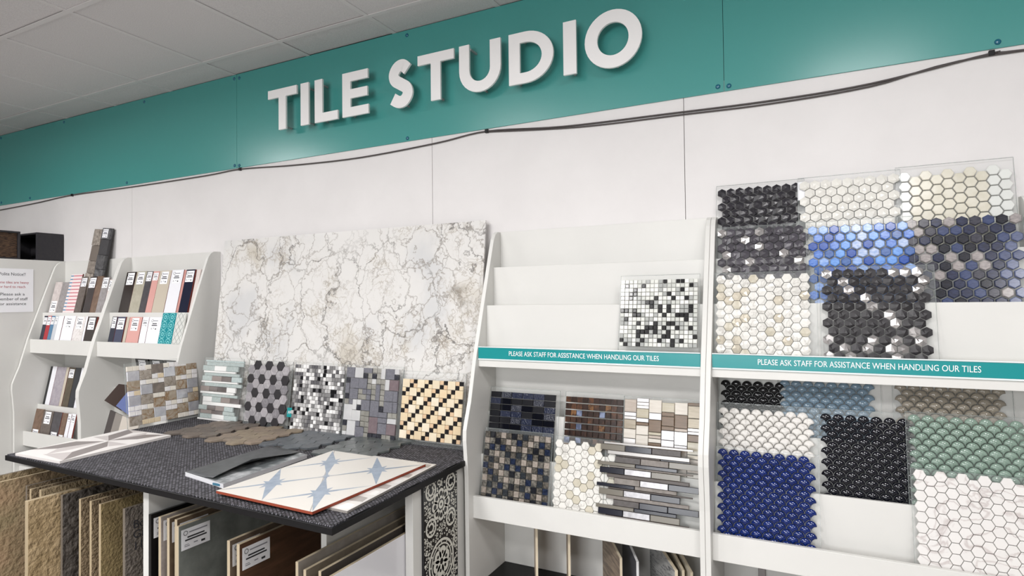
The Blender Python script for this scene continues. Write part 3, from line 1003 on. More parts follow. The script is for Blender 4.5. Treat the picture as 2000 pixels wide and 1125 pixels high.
t = sheet('mosaic_sheet', 'sage green fish-scale mosaic at right, behind white hexagons', (.268, on(L1, .885) - .011, .885), L1[2], .32, .33)
fill_scallop(t, SW, .324, .335, scallop(SW, sc_green))
t = sheet('mosaic_sheet', 'royal blue fish-scale mosaic at lower left of right stand', (-.314, on(L2, .713), .713), L2[2], .32, .345)
fill_scallop(t, SW, .32, .352, scallop(SW, sc_royal))
t = sheet('mosaic_sheet', 'white marble flat hexagon mosaic at bottom right corner', (.272, on(L2, .713), .713), L2[2], .31, .335)
fill_hex(t, .0315, True, .325, .345, lambda i, j: hchip(.0315, True, mk_white, d=.007, b=.0012, gap=.0014))

# black and white glass sheet on the left stand
gw = [M('q_white_%d' % i, c, .10, var=.05) for i, c in enumerate(('DADBD5', 'C6C8C2', 'E6E6E2', 'A9ABA8'))]
gb = M('q_black', '141416', .15)
t = sheet('mosaic_sheet', 'small black and white glass square mosaic alone on the upper left stand', (-.672, on(U2, 1.363), 1.363), U2[2], .292, .318, bw=.302)
PT = .0163
for j in range(16):
    for i in range(18):
        m_ = gb if (rnd.random() < .2) else rnd.choice(gw)
        obj('square_tile', rchip(PT - .0018, PT - .0018, m_), t, (PT * (i + .5), YG, .312 - PT * (j + .5)))

# lower part of the left stand
navy_g = [M('r_navy_%d' % i, c, r, bump=b) for i, (c, r, b) in enumerate((('0B0D15', .10, None), ('171B2B', .2, (200, .5)), ('20263A', .16, (140, .4)), ('0F1016', .25, None)))]
t = sheet('mosaic_sheet', 'navy glass brick mosaic at upper left of lower left stand', (-1.268, on(L1, .886), .886), L1[2], .306, .315, bw=.326, bh=.335)
for j in range(12):
    for i in range(6):
        obj('brick_tile', rchip(.0492, .0248, rnd.choice(navy_g)), t, (.0512 * (i + .5), YG, .318 - .0268 * (j + .5)))
brown_g = [M('r_brown_%d' % i, c, .2, col2=c2, scale=50, lo=.45, hi=.6, coat=.4) for i, (c, c2) in enumerate((('33211A', '241610'), ('3E2A20', '5A3A26'), ('281913', '3A261C'), ('7A5636', '3E2818'), ('7C86A0', '4A5268')))]
t = sheet('mosaic_sheet', 'dark brown and amber square mosaic under the left sign', (-.916, on(L1, .886), .886), L1[2], .24, .315, bh=.335)
for j in range(12):
    for i in range(10):
        x = rnd.random()
        m_ = brown_g[3] if x < .10 else (brown_g[4] if x < .15 else rnd.choice(brown_g[:3]))
        obj('square_tile', rchip(.0225, .0225, m_), t, (.0243 * (i + .5), YG, .318 - .0268 * (j + .5)))
mix_g = [M('r_mix_%d' % i, c, r, metal=mt, col2=c2, scale=20, stretch=(1, 1, 8)) for i, (c, c2, r, mt) in enumerate((('C9C6C6', 'B5B3B5', .3, .5), ('A79C92', '978B80', .35, .2), ('6A5138', '5A4329', .25, 0), ('B0A896', 'A39A82', .2, 0), ('CFC9BF', 'C2BBB0', .3, 0), ('9A9080', '8A806E', .25, .2), ('D9D6D4', 'CCC8C6', .15, .3)))]
t = sheet('mosaic_sheet', 'mixed silver, beige and brown column mosaic at right under left sign', (-.668, on(L1, .886) - .002, .886), L1[2], .29, .32, bw=.305)
for i in range(6):
    z_ = .328 + rnd.uniform(-.012, .006)
    while z_ > .03:
        h_ = rnd.choice((.012, .016, .026, .036, .046, .05))
        obj('strip_tile', rchip(.0470, h_ - .0018, rnd.choice(mix_g)), t, (.0487 * (i + .5), YG, z_ - h_ / 2))
        z_ -= h_
gl_g = [M('r_gl_%d' % i, c, r, metal=mt, col2=c2, scale=120, lo=.42, hi=.58, coat=.4) for i, (c, c2, r, mt) in enumerate((('22262C', '34383C', .15, 0), ('6E675E', '3A3833', .3, .3), ('998F85', '857B72', .4, 0), ('252E44', '182033', .1, 0), ('4E4C48', '8A857C', .25, .3), ('16171C', '22242A', .1, 0)))]
t = sheet('mosaic_sheet', 'iridescent navy, bronze and beige square mosaic behind left front rail', (-1.262, on(L2, .714), .714), L2[2], .305, .325, bh=.342)
for j in range(13):
    for i in range(12):
        m_ = gl_g[rnd.choice((1, 4, 4, 1)) if (i + j) % 2 == 0 else rnd.choice((2, 3, 0, 5, 2, 3))]
        obj('square_tile', rchip(.0232, .0232, m_), t, (.0254 * (i + .5), YG, .330 - .0254 * (j + .5)))
t = sheet('mosaic_sheet', 'white and beige marble hexagon mosaic in the middle of lower left stand', (-.938, on(L2, .714), .714), L2[2], .26, .325)
fill_hex(t, .0318, True, .265, .325, lambda i, j: None if j == 0 and i > 6 else hchip(.0318, True, marble_beige if rnd.random() < .24 else marble_white, d=.007, b=.0012, gap=.0014))
st_m = {'o': M('p_olive', '6F6A60', .2), 'n': M('p_ink', '1B1C28', .15), 'd': M('p_dark', '55504E', .4, col2='46413F', scale=60), 's': M('p_silver', 'B4B2B4', .3, metal=.6, col2='9C9A9C', scale=60), 'g': M('p_grey', '837C76', .4, col2='6F6862', scale=50), 'b': M('p_brown', '4A423E', .35), 'l': M('p_light', 'AAA7A4', .25, metal=.3)}
t = sheet('mosaic_sheet', 'long dark strip mosaic of olive, ink and silver at lower left stand', (-.752, on(L2, .714) - .011, .714), L2[2], .35, .318, bx=.03)
KX = 4.86e-4
z_ = .338
patA = [(105, 300), (305, 510), (515, 730)]
for rep in ((('l', (130, 820)), .009), (('ond', patA), .0225), (('l', (165, 795)), .0145), (('bn', [(265, 575), (580, 800)]), .006), (('dgo', [(225, 425), (430, 640), (645, 862)]), .0225), (('on', [(85, 385), (390, 705)]), .0135), (('g', (180, 820)), .0065), (('nso', patA), .0225), (('b', (165, 795)), .0135), (('gsn', [(225, 425), (430, 640), (645, 865)]), .0225), (('ng', [(85, 385), (390, 705)]), .0135), (('b', (180, 820)), .0065), (('osn', patA), .0225), (('g', (165, 795)), .0135), (('dnn', [(225, 425), (430, 640), (645, 865)]), .0225), (('on', [(85, 385), (390, 705)]), .0135), (('nso', patA), .0225), (('b', (165, 795)), .0135)):
    (cs, segs), hh = rep
    segs = segs if isinstance(segs, list) else [segs]
    for c_, (a, b) in zip(cs, segs):
        w_ = (b - a) * KX
        obj('strip_tile', rchip(round(w_, 4), hh - .0012, st_m[c_], d=.009 if hh > .01 else .007), t, (((a + b) / 2 - 85) * KX, YG, z_ - hh / 2))
    z_ -= hh
    if z_ < .012:
        break

# ------------------------------------------------------------------ the table
TZ = 0.94
carpet = bpy.data.materials.new('black_ribbed_carpet')
carpet.use_nodes = True
nt = carpet.node_tree
b_ = nt.nodes['Principled BSDF']
b_.inputs['Roughness'].default_value = 0.85
geo = nt.nodes.new('ShaderNodeNewGeometry')
mp = nt.nodes.new('ShaderNodeMapping')
mp.inputs['Rotation'].default_value = (0, 0, PI / 2)
nt.links.new(geo.outputs['Position'], mp.inputs['Vector'])
br = nt.nodes.new('ShaderNodeTexBrick')
br.inputs['Color1'].default_value = lin('7E7C84') + (1,)
br.inputs['Color2'].default_value = lin('38363C') + (1,)
br.inputs['Mortar'].default_value = lin('0C0B0D') + (1,)
br.inputs['Scale'].default_value = 1.0
br.inputs['Mortar Size'].default_value = 0.0026
br.inputs['Mortar Smooth'].default_value = 0.6
br.inputs['Brick Width'].default_value = 0.013
br.inputs['Row Height'].default_value = 0.009
nt.links.new(mp.outputs[0], br.inputs['Vector'])
nt.links.new(br.outputs['Color'], b_.inputs['Base Color'])
bp = nt.nodes.new('ShaderNodeBump')
bp.inputs['Strength'].default_value = 0.8
bp.inputs['Distance'].default_value = 0.003
bp.invert = True
nt.links.new(br.outputs['Fac'], bp.inputs['Height'])
nt.links.new(bp.outputs[0], b_.inputs['Normal'])
MATS['carpet'] = carpet

FLc, FRc, BRc, BLc = (-3.208, -1.094), (-1.268, -1.128), (-1.303, -0.02), (-3.216, -0.02)
tb = thing('display_table', 'long table with black ribbed carpet top and tile racks beneath', 'table', (-2.25, -0.55, 0))
O = (-2.25, -0.55)
q4 = [(x - O[0], y - O[1]) for x, y in (FLc, FRc, BRc, BLc)]
prism_z('table_top', q4, TZ - .026, TZ - .004, black_m, tb, bev=.001)
def insetq(q, e):
    cx = sum(p[0] for p in q) / 4
    cy = sum(p[1] for p in q) / 4
    return [(x - math.copysign(e, x - cx), y - math.copysign(e, y - cy)) for x, y in q]
prism_z('carpet_top', insetq(q4, .006), TZ - .0039, TZ, carpet, tb)
for x0, x1, yf in ((-2.295, -2.262, -1.046), (-1.535, -1.510, -.90), (-3.19, -3.165, -.70)):
    box('divider_panel', (x0 - O[0], x1 - O[0], yf - O[1], -0.05 - O[1], 0.0, TZ - .0262), white, tb)
box('end_panel', (-1.352 - O[0], -1.318 - O[0], -.665 - O[1], -0.05 - O[1], 0.0, TZ - .0262), white, tb)
box('bottom_shelf', (-3.16 - O[0], -1.36 - O[0], -1.0 - O[1], -0.06 - O[1], .12, .14), black_m, tb)

# marble slab leaning against the wall
slab_m = bpy.data.materials.new('veined_marble')
slab_m.use_nodes = True
nt = slab_m.node_tree
L_ = nt.links
b_ = nt.nodes['Principled BSDF']
b_.inputs['Roughness'].default_value = 0.09
geo = nt.nodes.new('ShaderNodeNewGeometry')
def nn(t_, **kw):
    n_ = nt.nodes.new(t_)
    for k_, v_ in kw.items():
        n_.inputs[k_].default_value = v_
    return n_
def ramp(src, a, b, c=0.0, d=1.0):
    r_ = nt.nodes.new('ShaderNodeMapRange')
    r_.interpolation_type = 'SMOOTHSTEP'
    for k_, v_ in zip((1, 2, 3, 4), (a, b, c, d)):
        r_.inputs[k_].default_value = v_
    L_.new(src, r_.inputs[0])
    return r_.outputs[0]
def mixc(a, b, f):
    x_ = nt.nodes.new('ShaderNodeMix')
    x_.data_type = 'RGBA'
    for s_, v_ in ((x_.inputs[6], a), (x_.inputs[7], b), (x_.inputs[0], f)):
        if hasattr(v_, 'node'):
            L_.new(v_, s_)
        else:
            s_.default_value = v_
    return x_.outputs[2]
def mul(a, b):
    x_ = nt.nodes.new('ShaderNodeMath')
    x_.operation = 'MULTIPLY'
    L_.new(a, x_.inputs[0])
    if hasattr(b, 'node'):
        L_.new(b, x_.inputs[1])
    else:
        x_.inputs[1].default_value = b
    return x_.outputs[0]
warp = nn('ShaderNodeTexNoise', Scale=4.5, Detail=6.0, Roughness=.62)
L_.new(geo.outputs['Position'], warp.inputs['Vector'])
va = nt.nodes.new('ShaderNodeVectorMath')
va.operation = 'MULTIPLY_ADD'
va.inputs[1].default_value = (.34, .34, .34)
L_.new(warp.outputs['Color'], va.inputs[0])
L_.new(geo.outputs['Position'], va.inputs[2])
def crack(scale, width, rot):
    m_ = nt.nodes.new('ShaderNodeMapping')
    m_.inputs['Rotation'].default_value = (0, rot, 0)
    m_.inputs['Scale'].default_value = (1.0, 1.0, .72)
    L_.new(va.outputs[0], m_.inputs['Vector'])
    v_ = nt.nodes.new('ShaderNodeTexVoronoi')
    v_.feature = 'DISTANCE_TO_EDGE'
    v_.inputs['Scale'].default_value = scale
    L_.new(m_.outputs[0], v_.inputs['Vector'])
    return ramp(v_.outputs['Distance'], 0.0, width, 1.0, 0.0)
patch = nn('ShaderNodeTexNoise', Scale=2.6, Detail=4.0)
L_.new(geo.outputs['Position'], patch.inputs['Vector'])
patch2 = nn('ShaderNodeTexNoise', Scale=3.7, Detail=5.0)
mpp = nt.nodes.new('ShaderNodeMapping')
mpp.inputs['Location'].default_value = (7, 3, 5)
L_.new(geo.outputs['Position'], mpp.inputs['Vector'])
L_.new(mpp.outputs[0], patch2.inputs['Vector'])
c0 = mixc(lin('DCDAD7') + (1,), lin('CDCDCD') + (1,), ramp(patch.outputs[0], .5, .72))
c0 = mixc(c0, lin('C9C3B8') + (1,), ramp(patch2.outputs[0], .55, .75))
big = crack(3.6, .024, .6)
c1_ = mixc(c0, lin('6E6A66') + (1,), mul(big, ramp(patch2.outputs[0], .34, .60, .2, .9)))
sm = crack(8.0, .042, -.5)
c2_ = mixc(c1_, lin('9A948E') + (1,), mul(sm, ramp(patch.outputs[0], .36, .58, .25, .85)))
fine = crack(19.0, .08, .2)
c3_ = mixc(c2_, lin('A89F93') + (1,), mul(fine, ramp(patch2.outputs[0], .44, .64, 0.0, .75)))
blot = mul(ramp(warp.outputs[0], .60, .72), ramp(patch2.outputs[0], .52, .66))
c4_ = mixc(c3_, lin('7C7468') + (1,), mul(blot, .75))
L_.new(c4_, b_.inputs['Base Color'])
MATS['slab'] = slab_m
sl = thing('marble_slab', 'large polished white marble slab with grey veins leaning on the wall', 'slab', (-2.24, -0.142, TZ), (-.108, 0, 0))
box('slab_panel', (-.892, .892, -.009, 0, 0.001, 1.035), slab_m, sl, bev=.001)

# mosaic boards standing on the table in front of the slab
TS = .135
def tboard(label, x0, w, h, bw=None, roll=0.0, dy=0.0, bh=None, bx=0.0):
    return sheet('mosaic_board', label, (x0, -0.205 + dy, TZ + .001), TS, w, h, group='mosaic boards along the marble slab', bw=bw, roll=roll, bh=bh, bx=bx)
gs = {'c': M('g_clear', 'B0BAB8', .1, col2='9FAAA8', scale=90), 'w': M('g_white', 'E2E2E0', .2), 'm': M('g_mirror', 'A39D9C', .15, metal=.7, col2='8C8686', scale=12), 'a': M('g_aqua', 'A6B4B3', .12, col2='B9C3C2', scale=80), 't': M('g_taupe', '8F8682', .2, coat=.4)}
t = tboard('pale glass strip mosaic board, leftmost against the marble slab', -3.145, .335, .335, bw=.325)
z_ = .335
grow = [('aaaa', (.02, .335), .012), ('c', (.03, .335), .020), ('cwc', (.0, .295), .029), ('w', (.01, .275), .011), ('c', (.02, .31), .017), ('ctma', (.005, .33), .029), ('w', (.0, .30), .010), ('c', (.03, .335), .020), ('tmmw', (.0, .29), .029), ('w', (.0, .28), .012), ('c', (.02, .31), .016), ('wctm', (.03, .33), .029), ('w', (.03, .345), .020), ('cmta', (.0, .285), .026), ('tmc', (.02, .30), .020), ('cwa', (.02, .32), .026), ('w', (.0, .30), .010)]
for cs, (a, b), hh in grow:
    n = len(cs)
    for q, c_ in enumerate(cs):
        w_ = (b - a) / n
        obj('strip_tile', rchip(round(w_ - .001, 4), hh - .0012, gs[c_], d=.009), t, (a + w_ * (q + .5), YG, z_ - hh / 2))
    z_ -= hh
hexg = [M('k_grey_%d' % i, c, .45, vein=(v, 14, .03), var=.06) for i, (c, v) in enumerate((('8C898C', 'A5A2A4'), ('7A777B', '908D90'), ('9C989B', 'B2AEB0')))]
hexk = M('k_black', '2B292C', .5, var=.15)
t = tboard('grey and black large hexagon mosaic board before the marble slab', -2.775, .315, .345, bw=.33, bh=.345)
pitch = .0495
for i in range(7):
    for j in range(7 if i % 2 else 7):
        z_ = .345 - pitch * (.5 + j) - (0 if i % 2 else pitch / 2)
        if z_ < .02:
            continue
        dark = (j % 3 == 0) if i % 2 else (j % 3 == 1)
        obj('hexagon_tile', hchip(pitch, True, hexk if dark else rnd.choice(hexg), d=.009, b=.0012, gap=.0018), t, (.029 + i * pitch * .866, YG, z_))
bwm = [M('v_%d' % i, c, r, metal=mt, var=.08) for i, (c, r, mt) in enumerate((('E4E3E1', .2, 0), ('9C9B9B', .2, .4), ('17171A', .15, 0), ('C4C3C2', .15, .2), ('6C6B6E', .25, .3)))]
t = tboard('small black, grey and white square mosaic board, middle of the row', -2.425, .335, .335, bw=.35, bh=.345)
PT = .0197
for j in range(17):
    for i in range(17):
        m_ = bwm[rnd.choice((0, 0, 1, 1, 3, 3, 2, 4))]
        obj('square_tile', rchip(PT - .0014, PT - .0014, m_, d=rnd.choice((.007, .009))), t, (PT * (i + .5) + (PT * .25 if j % 2 else 0), YG, .336 - PT * (j + .5)))
pt_ = box('price_tag', (.0 - .032, .003, -.0022, -.0005, .062, .11), teal_sign, t, bev=0)
obj('lettering', text_mesh('FF', .022, sign_white), pt_, (-.0145, -.0026, .078))
# modular stone mosaic
vm = [M('z_%d' % i, c, r, metal=mt, col2=c2, scale=sc_, bump=bp_) for i, (c, c2, r, mt, sc_, bp_) in enumerate((('74747B', '62626A', .5, 0, 120, (220, .4)), ('77696C', '6A5C60', .5, 0, 60, None), ('D9D9D8', 'C9C9CA', .25, .2, 12, None), ('B9B7B0', '9C9A92', .25, .4, 10, None), ('3C3D44', '2C2D33', .2, 0, 60, (150, .6))))]
t = tboard('modular grey stone and metal mosaic board, second from right', -2.072, .325, .33, bw=.345, bh=.345)
NX, NZ, PC = 12, 13, .0268
occ = set()
for j in range(NZ):
    for i in range(NX):
        if (i, j) in occ:
            continue
        for a, b in rnd.choice(([(2, 2), (2, 1), (1, 1)], [(2, 3), (2, 2), (1, 2), (1, 1)], [(1, 1)], [(1, 2), (1, 1)], [(2, 1), (1, 1)], [(2, 2), (1, 1)], [(1, 1)], [(1, 3), (1, 1)])) + [(1, 1)]:
            cells = [(i + q, j + k) for q in range(a) for k in range(b)]
            if all(c_ not in occ and c_[0] < NX and c_[1] < NZ for c_ in cells) and (a, b) != (3, 3):
                break
        occ.update(cells)
        w_, h_ = a * PC, b * PC * .96
        cx, cz = (i + a / 2) * PC, .336 - (j + b / 2) * PC * .96
        if a * b == 1:
            m_ = rnd.choice((vm[4], vm[4], vm[2], vm[0], vm[3]))
        elif a * b >= 4:
            m_ = rnd.choice((vm[0], vm[0], vm[1], vm[2], vm[0]))
        else:
            m_ = rnd.choice((vm[3], vm[0], vm[3], vm[2], vm[0]))
        if m_ is vm[3] and a * b > 1:
            n_ = b if b > 1 else a
            for q in range(n_):
                if a >= b:
                    obj('bar_tile', rchip(w_ / n_ - .0016, h_ - .0016, m_, d=.010, b=.004), t, (cx - w_ / 2 + w_ * (q + .5) / n_, YG, cz))
                else:
                    obj('bar_tile', rchip(w_ - .0016, h_ / n_ - .0016, m_, d=.010, b=.004), t, (cx, YG, cz - h_ / 2 + h_ * (q + .5) / n_))
        else:
            obj('stone_tile', rchip(w_ - .0018, h_ - .0018, m_, d=rnd.choice((.008, .010))), t, (cx, YG, cz))
# cream and black pinwheel
crm = [M('y_cream_%d' % i, c, .35, col2=c2, scale=20, var=.03) for i, (c, c2) in enumerate((('E2D5BC', 'D9CAAE'), ('D9C3A0', 'DCCBAC'), ('E6DCC8', 'DFD1B8')))]
crp = M('y_peach', 'D3B593', .4)
crb = M('y_black', '1C1A1B', .3)
t = tboard('cream and black chequered stone mosaic board beside the left stand', -1.728, .325, .30, bw=.345, bh=.33)
u_ = .0212
for j in range(8):
    for i in range(9):
        x = (i * 2 + (0 if j % 2 else 0)) * u_
        cx, cz = i * 2 * u_ * .98, .295 - j * 2 * u_ * .92
        sx, sz = 2 * u_ * .98, 2 * u_ * .92
        if cz - sz < -.001 or cx + sx > .345:
            continue
        if (i + j) % 2 == 0:
            obj('stone_tile', rchip(sx - .0015, sz - .0015, rnd.choice(crm)), t, (cx + sx / 2, YG, cz - sz / 2))
        else:
            for a in (0, 1):
                for b in (0, 1):
                    m_ = crb if (a + b) % 2 == 1 else rnd.choice((crm[1], crp))
                    obj('stone_tile', rchip(sx / 2 - .0013, sz / 2 - .0013, m_), t, (cx + sx * (a + .5) / 2, YG, cz - sz * (b + .5) / 2))

# board of beige and mirror squares turned along the left end of the table
bgm = [M('x_%d' % i, c, r, metal=mt, col2=c2, scale=40, vein=v) for i, (c, c2, r, mt, v) in enumerate((('ABA298', '948B80', .45, 0, ('7E7264', 22, .04)), ('B0A495', '978873', .45, 0, ('8A6A48', 14, .04)), ('D2D2D6', 'C2C2C8', .2, .45, None), ('E8E2D8', 'E0D9CC', .3, 0, None), ('EDEBEA', 'E0DCDC', .3, 0, None), ('E0CFB2', 'D9C6A6', .35, 0, None), ('857B72', '6E655E', .5, 0, None)))]
t = sheet('mosaic_board', 'beige stone and mirror square mosaic board turned along table left end', (-3.198, -.562, TZ + .001), .10, .40, .33, rotz=PI / 2, group='mosaic boards along the marble slab', bw=.41, bh=.345, roll=0.0)
UX, UZ = .0333, .0262
LAY = ['SMBSMSSB', 'SBSMBSBS', 'DSSDSBMS', 'SMBSBSSV', 'SBSBMSBS', 'VSSMSVMS']
for i, colm in enumerate(LAY):
    z_ = .330
    for c_ in colm:
        hh = UZ * (1 if c_ == 'S' else 2)
        if c_ != 'S':
            m_ = {'M': bgm[2], 'B': rnd.choice((bgm[0], bgm[0], bgm[1])), 'D': bgm[6], 'V': bgm[1]}[c_]
            obj('stone_tile', rchip(2 * UX - .0018, hh - .0018, m_), t, ((i + .5) * 2 * UX + .002, YG, z_ - hh / 2))
        else:
            for a in (0, 1):
                obj('square_tile', rchip(UX - .0018, hh - .0018, bgm[rnd.choice((3, 4, 4, 3, 4, 4, 3, 5, 2))]), t, ((i * 2 + a + .5) * UX + .002, YG, z_ - hh / 2))
        z_ -= hh

# ------------------------------------------------------------------ flat things on the table
def deck(label, cx, cy, rot, ms, seed, nx=4, ny=5, pit=.083, z=TZ + .0008):
    r_ = random.Random(seed)
    t_ = thing('hexagon_sheet', label, 'mosaic sheet', (cx, cy, z), (0, 0, rot), group='stone hexagon sheets lying on the table')
    rad = pit / math.sqrt(3) * .985
    P = [(rad * math.cos(k * PI / 3), rad * math.sin(k * PI / 3)) for k in range(6)]
    me_ = {}
    for m_ in ms:
        n = 6
        vs = [(x, y, 0) for x, y in P] + [(x, y, .008) for x, y in P] + [(x * .96, y * .96, .0095) for x, y in P]
        fs = [list(range(12, 18))]
        for i in range(n):
            j = (i + 1) % n
            fs += [[i, j, n + j, n + i], [n + i, n + j, 12 + j, 12 + i]]
        me_[m_.name] = mesh_from('hexagon_tile', vs, fs, [m_])
    bm = bmesh.new()
    hw, hd = (nx - .6) / 2 * pit * .866, (ny - .4) / 2 * pit
    add_box(bm, -hw, hw, -hd, hd, 0, .0007)
    obj('mesh_backing', bm_mesh('mesh_backing', bm, [M('mesh_backing', '55524E', .9)]), t_)
    for i in range(nx):
        for j in range(ny):
            x = (i - (nx - 1) / 2) * pit * .866
            y = (j - (ny - 1) / 2) * pit + (pit / 4 if i % 2 else -pit / 4)
            obj('hexagon_tile', me_[r_.choice(ms).name], t_, (x, y, .0008 + r_.uniform(0, .0006)))

sto = [M('w_brown_%d' % i, c, .6, col2=c2, scale=22, bump=(70, .5)) for i, (c, c2) in enumerate((('6B625A', '57504A'), ('756A60', '625850'), ('5F5852', '6E655C')))]
stt = [M('w_tan_%d' % i, c, .6, col2=c2, scale=22, bump=(70, .5)) for i, (c, c2) in enumerate((('85786A', '6F6357'), ('7B6E62', '8C7D6C'), ('90836F', '7C6F60')))]
stg = [M('w_grey_%d' % i, c, .5, col2=c2, scale=22, bump=(70, .5)) for i, (c, c2) in enumerate((('5C6064', '4C5054'), ('666A6D', '55595C'), ('50555A', '61666A')))]
stk_ = [M('w_dark_%d' % i, c, .35, col2=c2, scale=18, bump=(50, .4)) for i, (c, c2) in enumerate((('565B5A', '474C4C'), ('5F6463', '4E5353')))]
deck('brown stone hexagon sheet lying at left on the carpet top', -2.785, -.375, .0, sto, 1, 4, 4)
deck('tan stone hexagon sheet lying second from left on the carpet', -2.462, -.385, .02, stt, 2, 4, 4)
deck('grey slate hexagon sheet lying third from left on the carpet', -2.140, -.345, -.02, stg, 3, 4, 4)
deck('dark grey slate hexagon sheet lying at right on the carpet', -1.812, -.355, .03, stk_, 4, 4, 4)

# star-relief print tile at the left end
def print_tile(name, label, corners, z, th, polys, mats, body, cat='tile', group=None):
    """tile with a flat printed face: polys = [(mat index, [(u, v)...])] laid in the unit square of the four corners"""
    (ax, ay), (bx, by), (cx, cy), (dx, dy) = corners
    ox, oy = (ax + bx + cx + dx) / 4, (ay + by + cy + dy) / 4
    def uv(u, v):
        return ((1 - u) * (1 - v) * ax + u * (1 - v) * bx + u * v * cx + (1 - u) * v * dx - ox, (1 - u) * (1 - v) * ay + u * (1 - v) * by + u * v * cy + (1 - u) * v * dy - oy)
    t_ = thing(name, label, cat, (ox, oy, z), group=group)
    prism_z('body', [uv(0, 0), uv(1, 0), uv(1, 1), uv(0, 1)], 0, th, body, t_, bev=.0006)
    vs, fs, ix = [], [], []
    for lay, (mi, pl) in enumerate(polys):
        i0 = len(vs)
        for u, v in pl:
            x, y = uv(u, v)
            vs.append((x, y, th + .0003 + (.00008 if mi else 0) + lay * 1e-6))
        fs.append(list(range(i0, len(vs))))
        ix.append(mi)
    obj('printed_face', mesh_from('printed_face', vs, fs, mats, ix), t_)
    return t_

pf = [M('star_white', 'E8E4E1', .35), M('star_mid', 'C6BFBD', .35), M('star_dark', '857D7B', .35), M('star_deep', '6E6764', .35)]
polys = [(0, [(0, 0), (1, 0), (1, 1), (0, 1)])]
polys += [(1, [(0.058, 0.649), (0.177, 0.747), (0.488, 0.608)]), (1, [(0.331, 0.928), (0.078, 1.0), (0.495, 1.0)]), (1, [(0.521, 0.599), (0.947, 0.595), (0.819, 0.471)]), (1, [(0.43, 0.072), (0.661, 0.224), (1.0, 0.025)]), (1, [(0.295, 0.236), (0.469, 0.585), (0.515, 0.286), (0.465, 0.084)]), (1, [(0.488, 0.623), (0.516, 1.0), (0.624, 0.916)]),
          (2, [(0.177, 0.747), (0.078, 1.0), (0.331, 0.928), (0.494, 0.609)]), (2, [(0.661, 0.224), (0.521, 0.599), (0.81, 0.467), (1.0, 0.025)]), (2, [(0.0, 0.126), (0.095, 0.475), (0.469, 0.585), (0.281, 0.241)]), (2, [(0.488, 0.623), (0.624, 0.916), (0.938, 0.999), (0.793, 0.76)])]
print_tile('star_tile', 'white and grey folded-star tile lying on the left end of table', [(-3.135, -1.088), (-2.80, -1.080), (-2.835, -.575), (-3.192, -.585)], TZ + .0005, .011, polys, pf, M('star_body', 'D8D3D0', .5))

# blue star tile pair at the right corner
bl = [M('bs_white', 'D6D2CB', .35), M('bs_blue', '9AA6B4', .4, col2='8592A3', scale=30), M('bs_line', 'A5A19C', .4)]
polys = [(0, [(0, 0), (1, 0), (1, 1), (0, 1)])]
def line(a, b, wd, mi):
    dx, dy = b[0] - a[0], b[1] - a[1]
    l_ = math.hypot(dx, dy)
    nx, ny = -dy / l_ * wd, dx / l_ * wd
    return (mi, [(a[0] + nx, a[1] + ny), (a[0] - nx, a[1] - ny), (b[0] - nx, b[1] - ny), (b[0] + nx, b[1] + ny)])
polys += [line((0, 0.02), (1, .98), .004, 2), line((0.02, 1), (.98, 0), .004, 2)]
def star(cx, cy, s_):
    out = []
    for k in range(4):
        a = PI / 4 + k * PI / 2
        L = .345 * s_
        dx, dy = math.cos(a), math.sin(a)
        nx, ny = -dy, dx
        w_ = .020 * s_ if k % 2 == 0 else .043 * s_
        tip = (min(max(cx + dx * L, 0), 1), min(max(cy + dy * L, 0), 1))
        out.append((1, [(cx + nx * w_, cy + ny * w_), (cx - nx * w_, cy - ny * w_), tip]))
    for k in range(4):
        a = k * PI / 2
        L = .105 * s_
        dx, dy = math.cos(a), math.sin(a)
        nx, ny = -dy, dx
        out.append((1, [(cx + nx * .04 * s_, cy + ny * .04 * s_), (cx - nx * .04 * s_, cy - ny * .04 * s_), (cx + dx * L, cy + dy * L)]))
    for k in range(2):
        a = k * PI / 2 + .2
        L = .06 * s_
        dx, dy = math.cos(a), math.sin(a)
        nx, ny = -dy, dx
        out.append((0, [(cx - dx * L, cy - dy * L), (cx + nx * .013 * s_, cy + ny * .013 * s_), (cx + dx * L, cy + dy * L), (cx - nx * .013 * s_, cy - ny * .013 * s_)]))
    return out
for cx, cy in ((.25, .25), (.75, .25), (.25, .75), (.75, .75)):
    polys += star(cx, cy, 1.0)
polys += star(.5, .5, .35)
ub = [M('ub_pale', 'D9D6D2', .2), M('ub_grey', 'A8A39E', .2), M('ub_white', 'F0EFEC', .08, coat=.5)]
up = [(0, [(0, 0), (1, 0), (1, 1), (0, 1)])]
for k in range(8):
    v = k / 8
    up += [(1 if k % 2 else 2, [(.80, v), (.985, v + .03), (.97, v + .10), (.82, v + .11)]), (2 if k % 2 else 1, [(.4, v), (.66, v + .02), (.7, v + .1), (.45, v + .11)])]
print_tile('glossy_tile', 'glossy grey and white chip-patterned tile under the blue star tile', [(-1.80, -1.01), (-1.303, -1.025), (-1.345, -.468), (-1.83, -.46)], TZ + .0005, .008, up, ub, M('ub_body', '8C8782', .5))
print_tile('star_tile', 'white patterned tile with four blue-grey stars on the table corner', [(-1.832, -1.083), (-1.376, -1.098), (-1.366, -.512), (-1.856, -.500)], TZ + .0095, .009, polys, bl, M('bs_body', '8A3B24', .7))

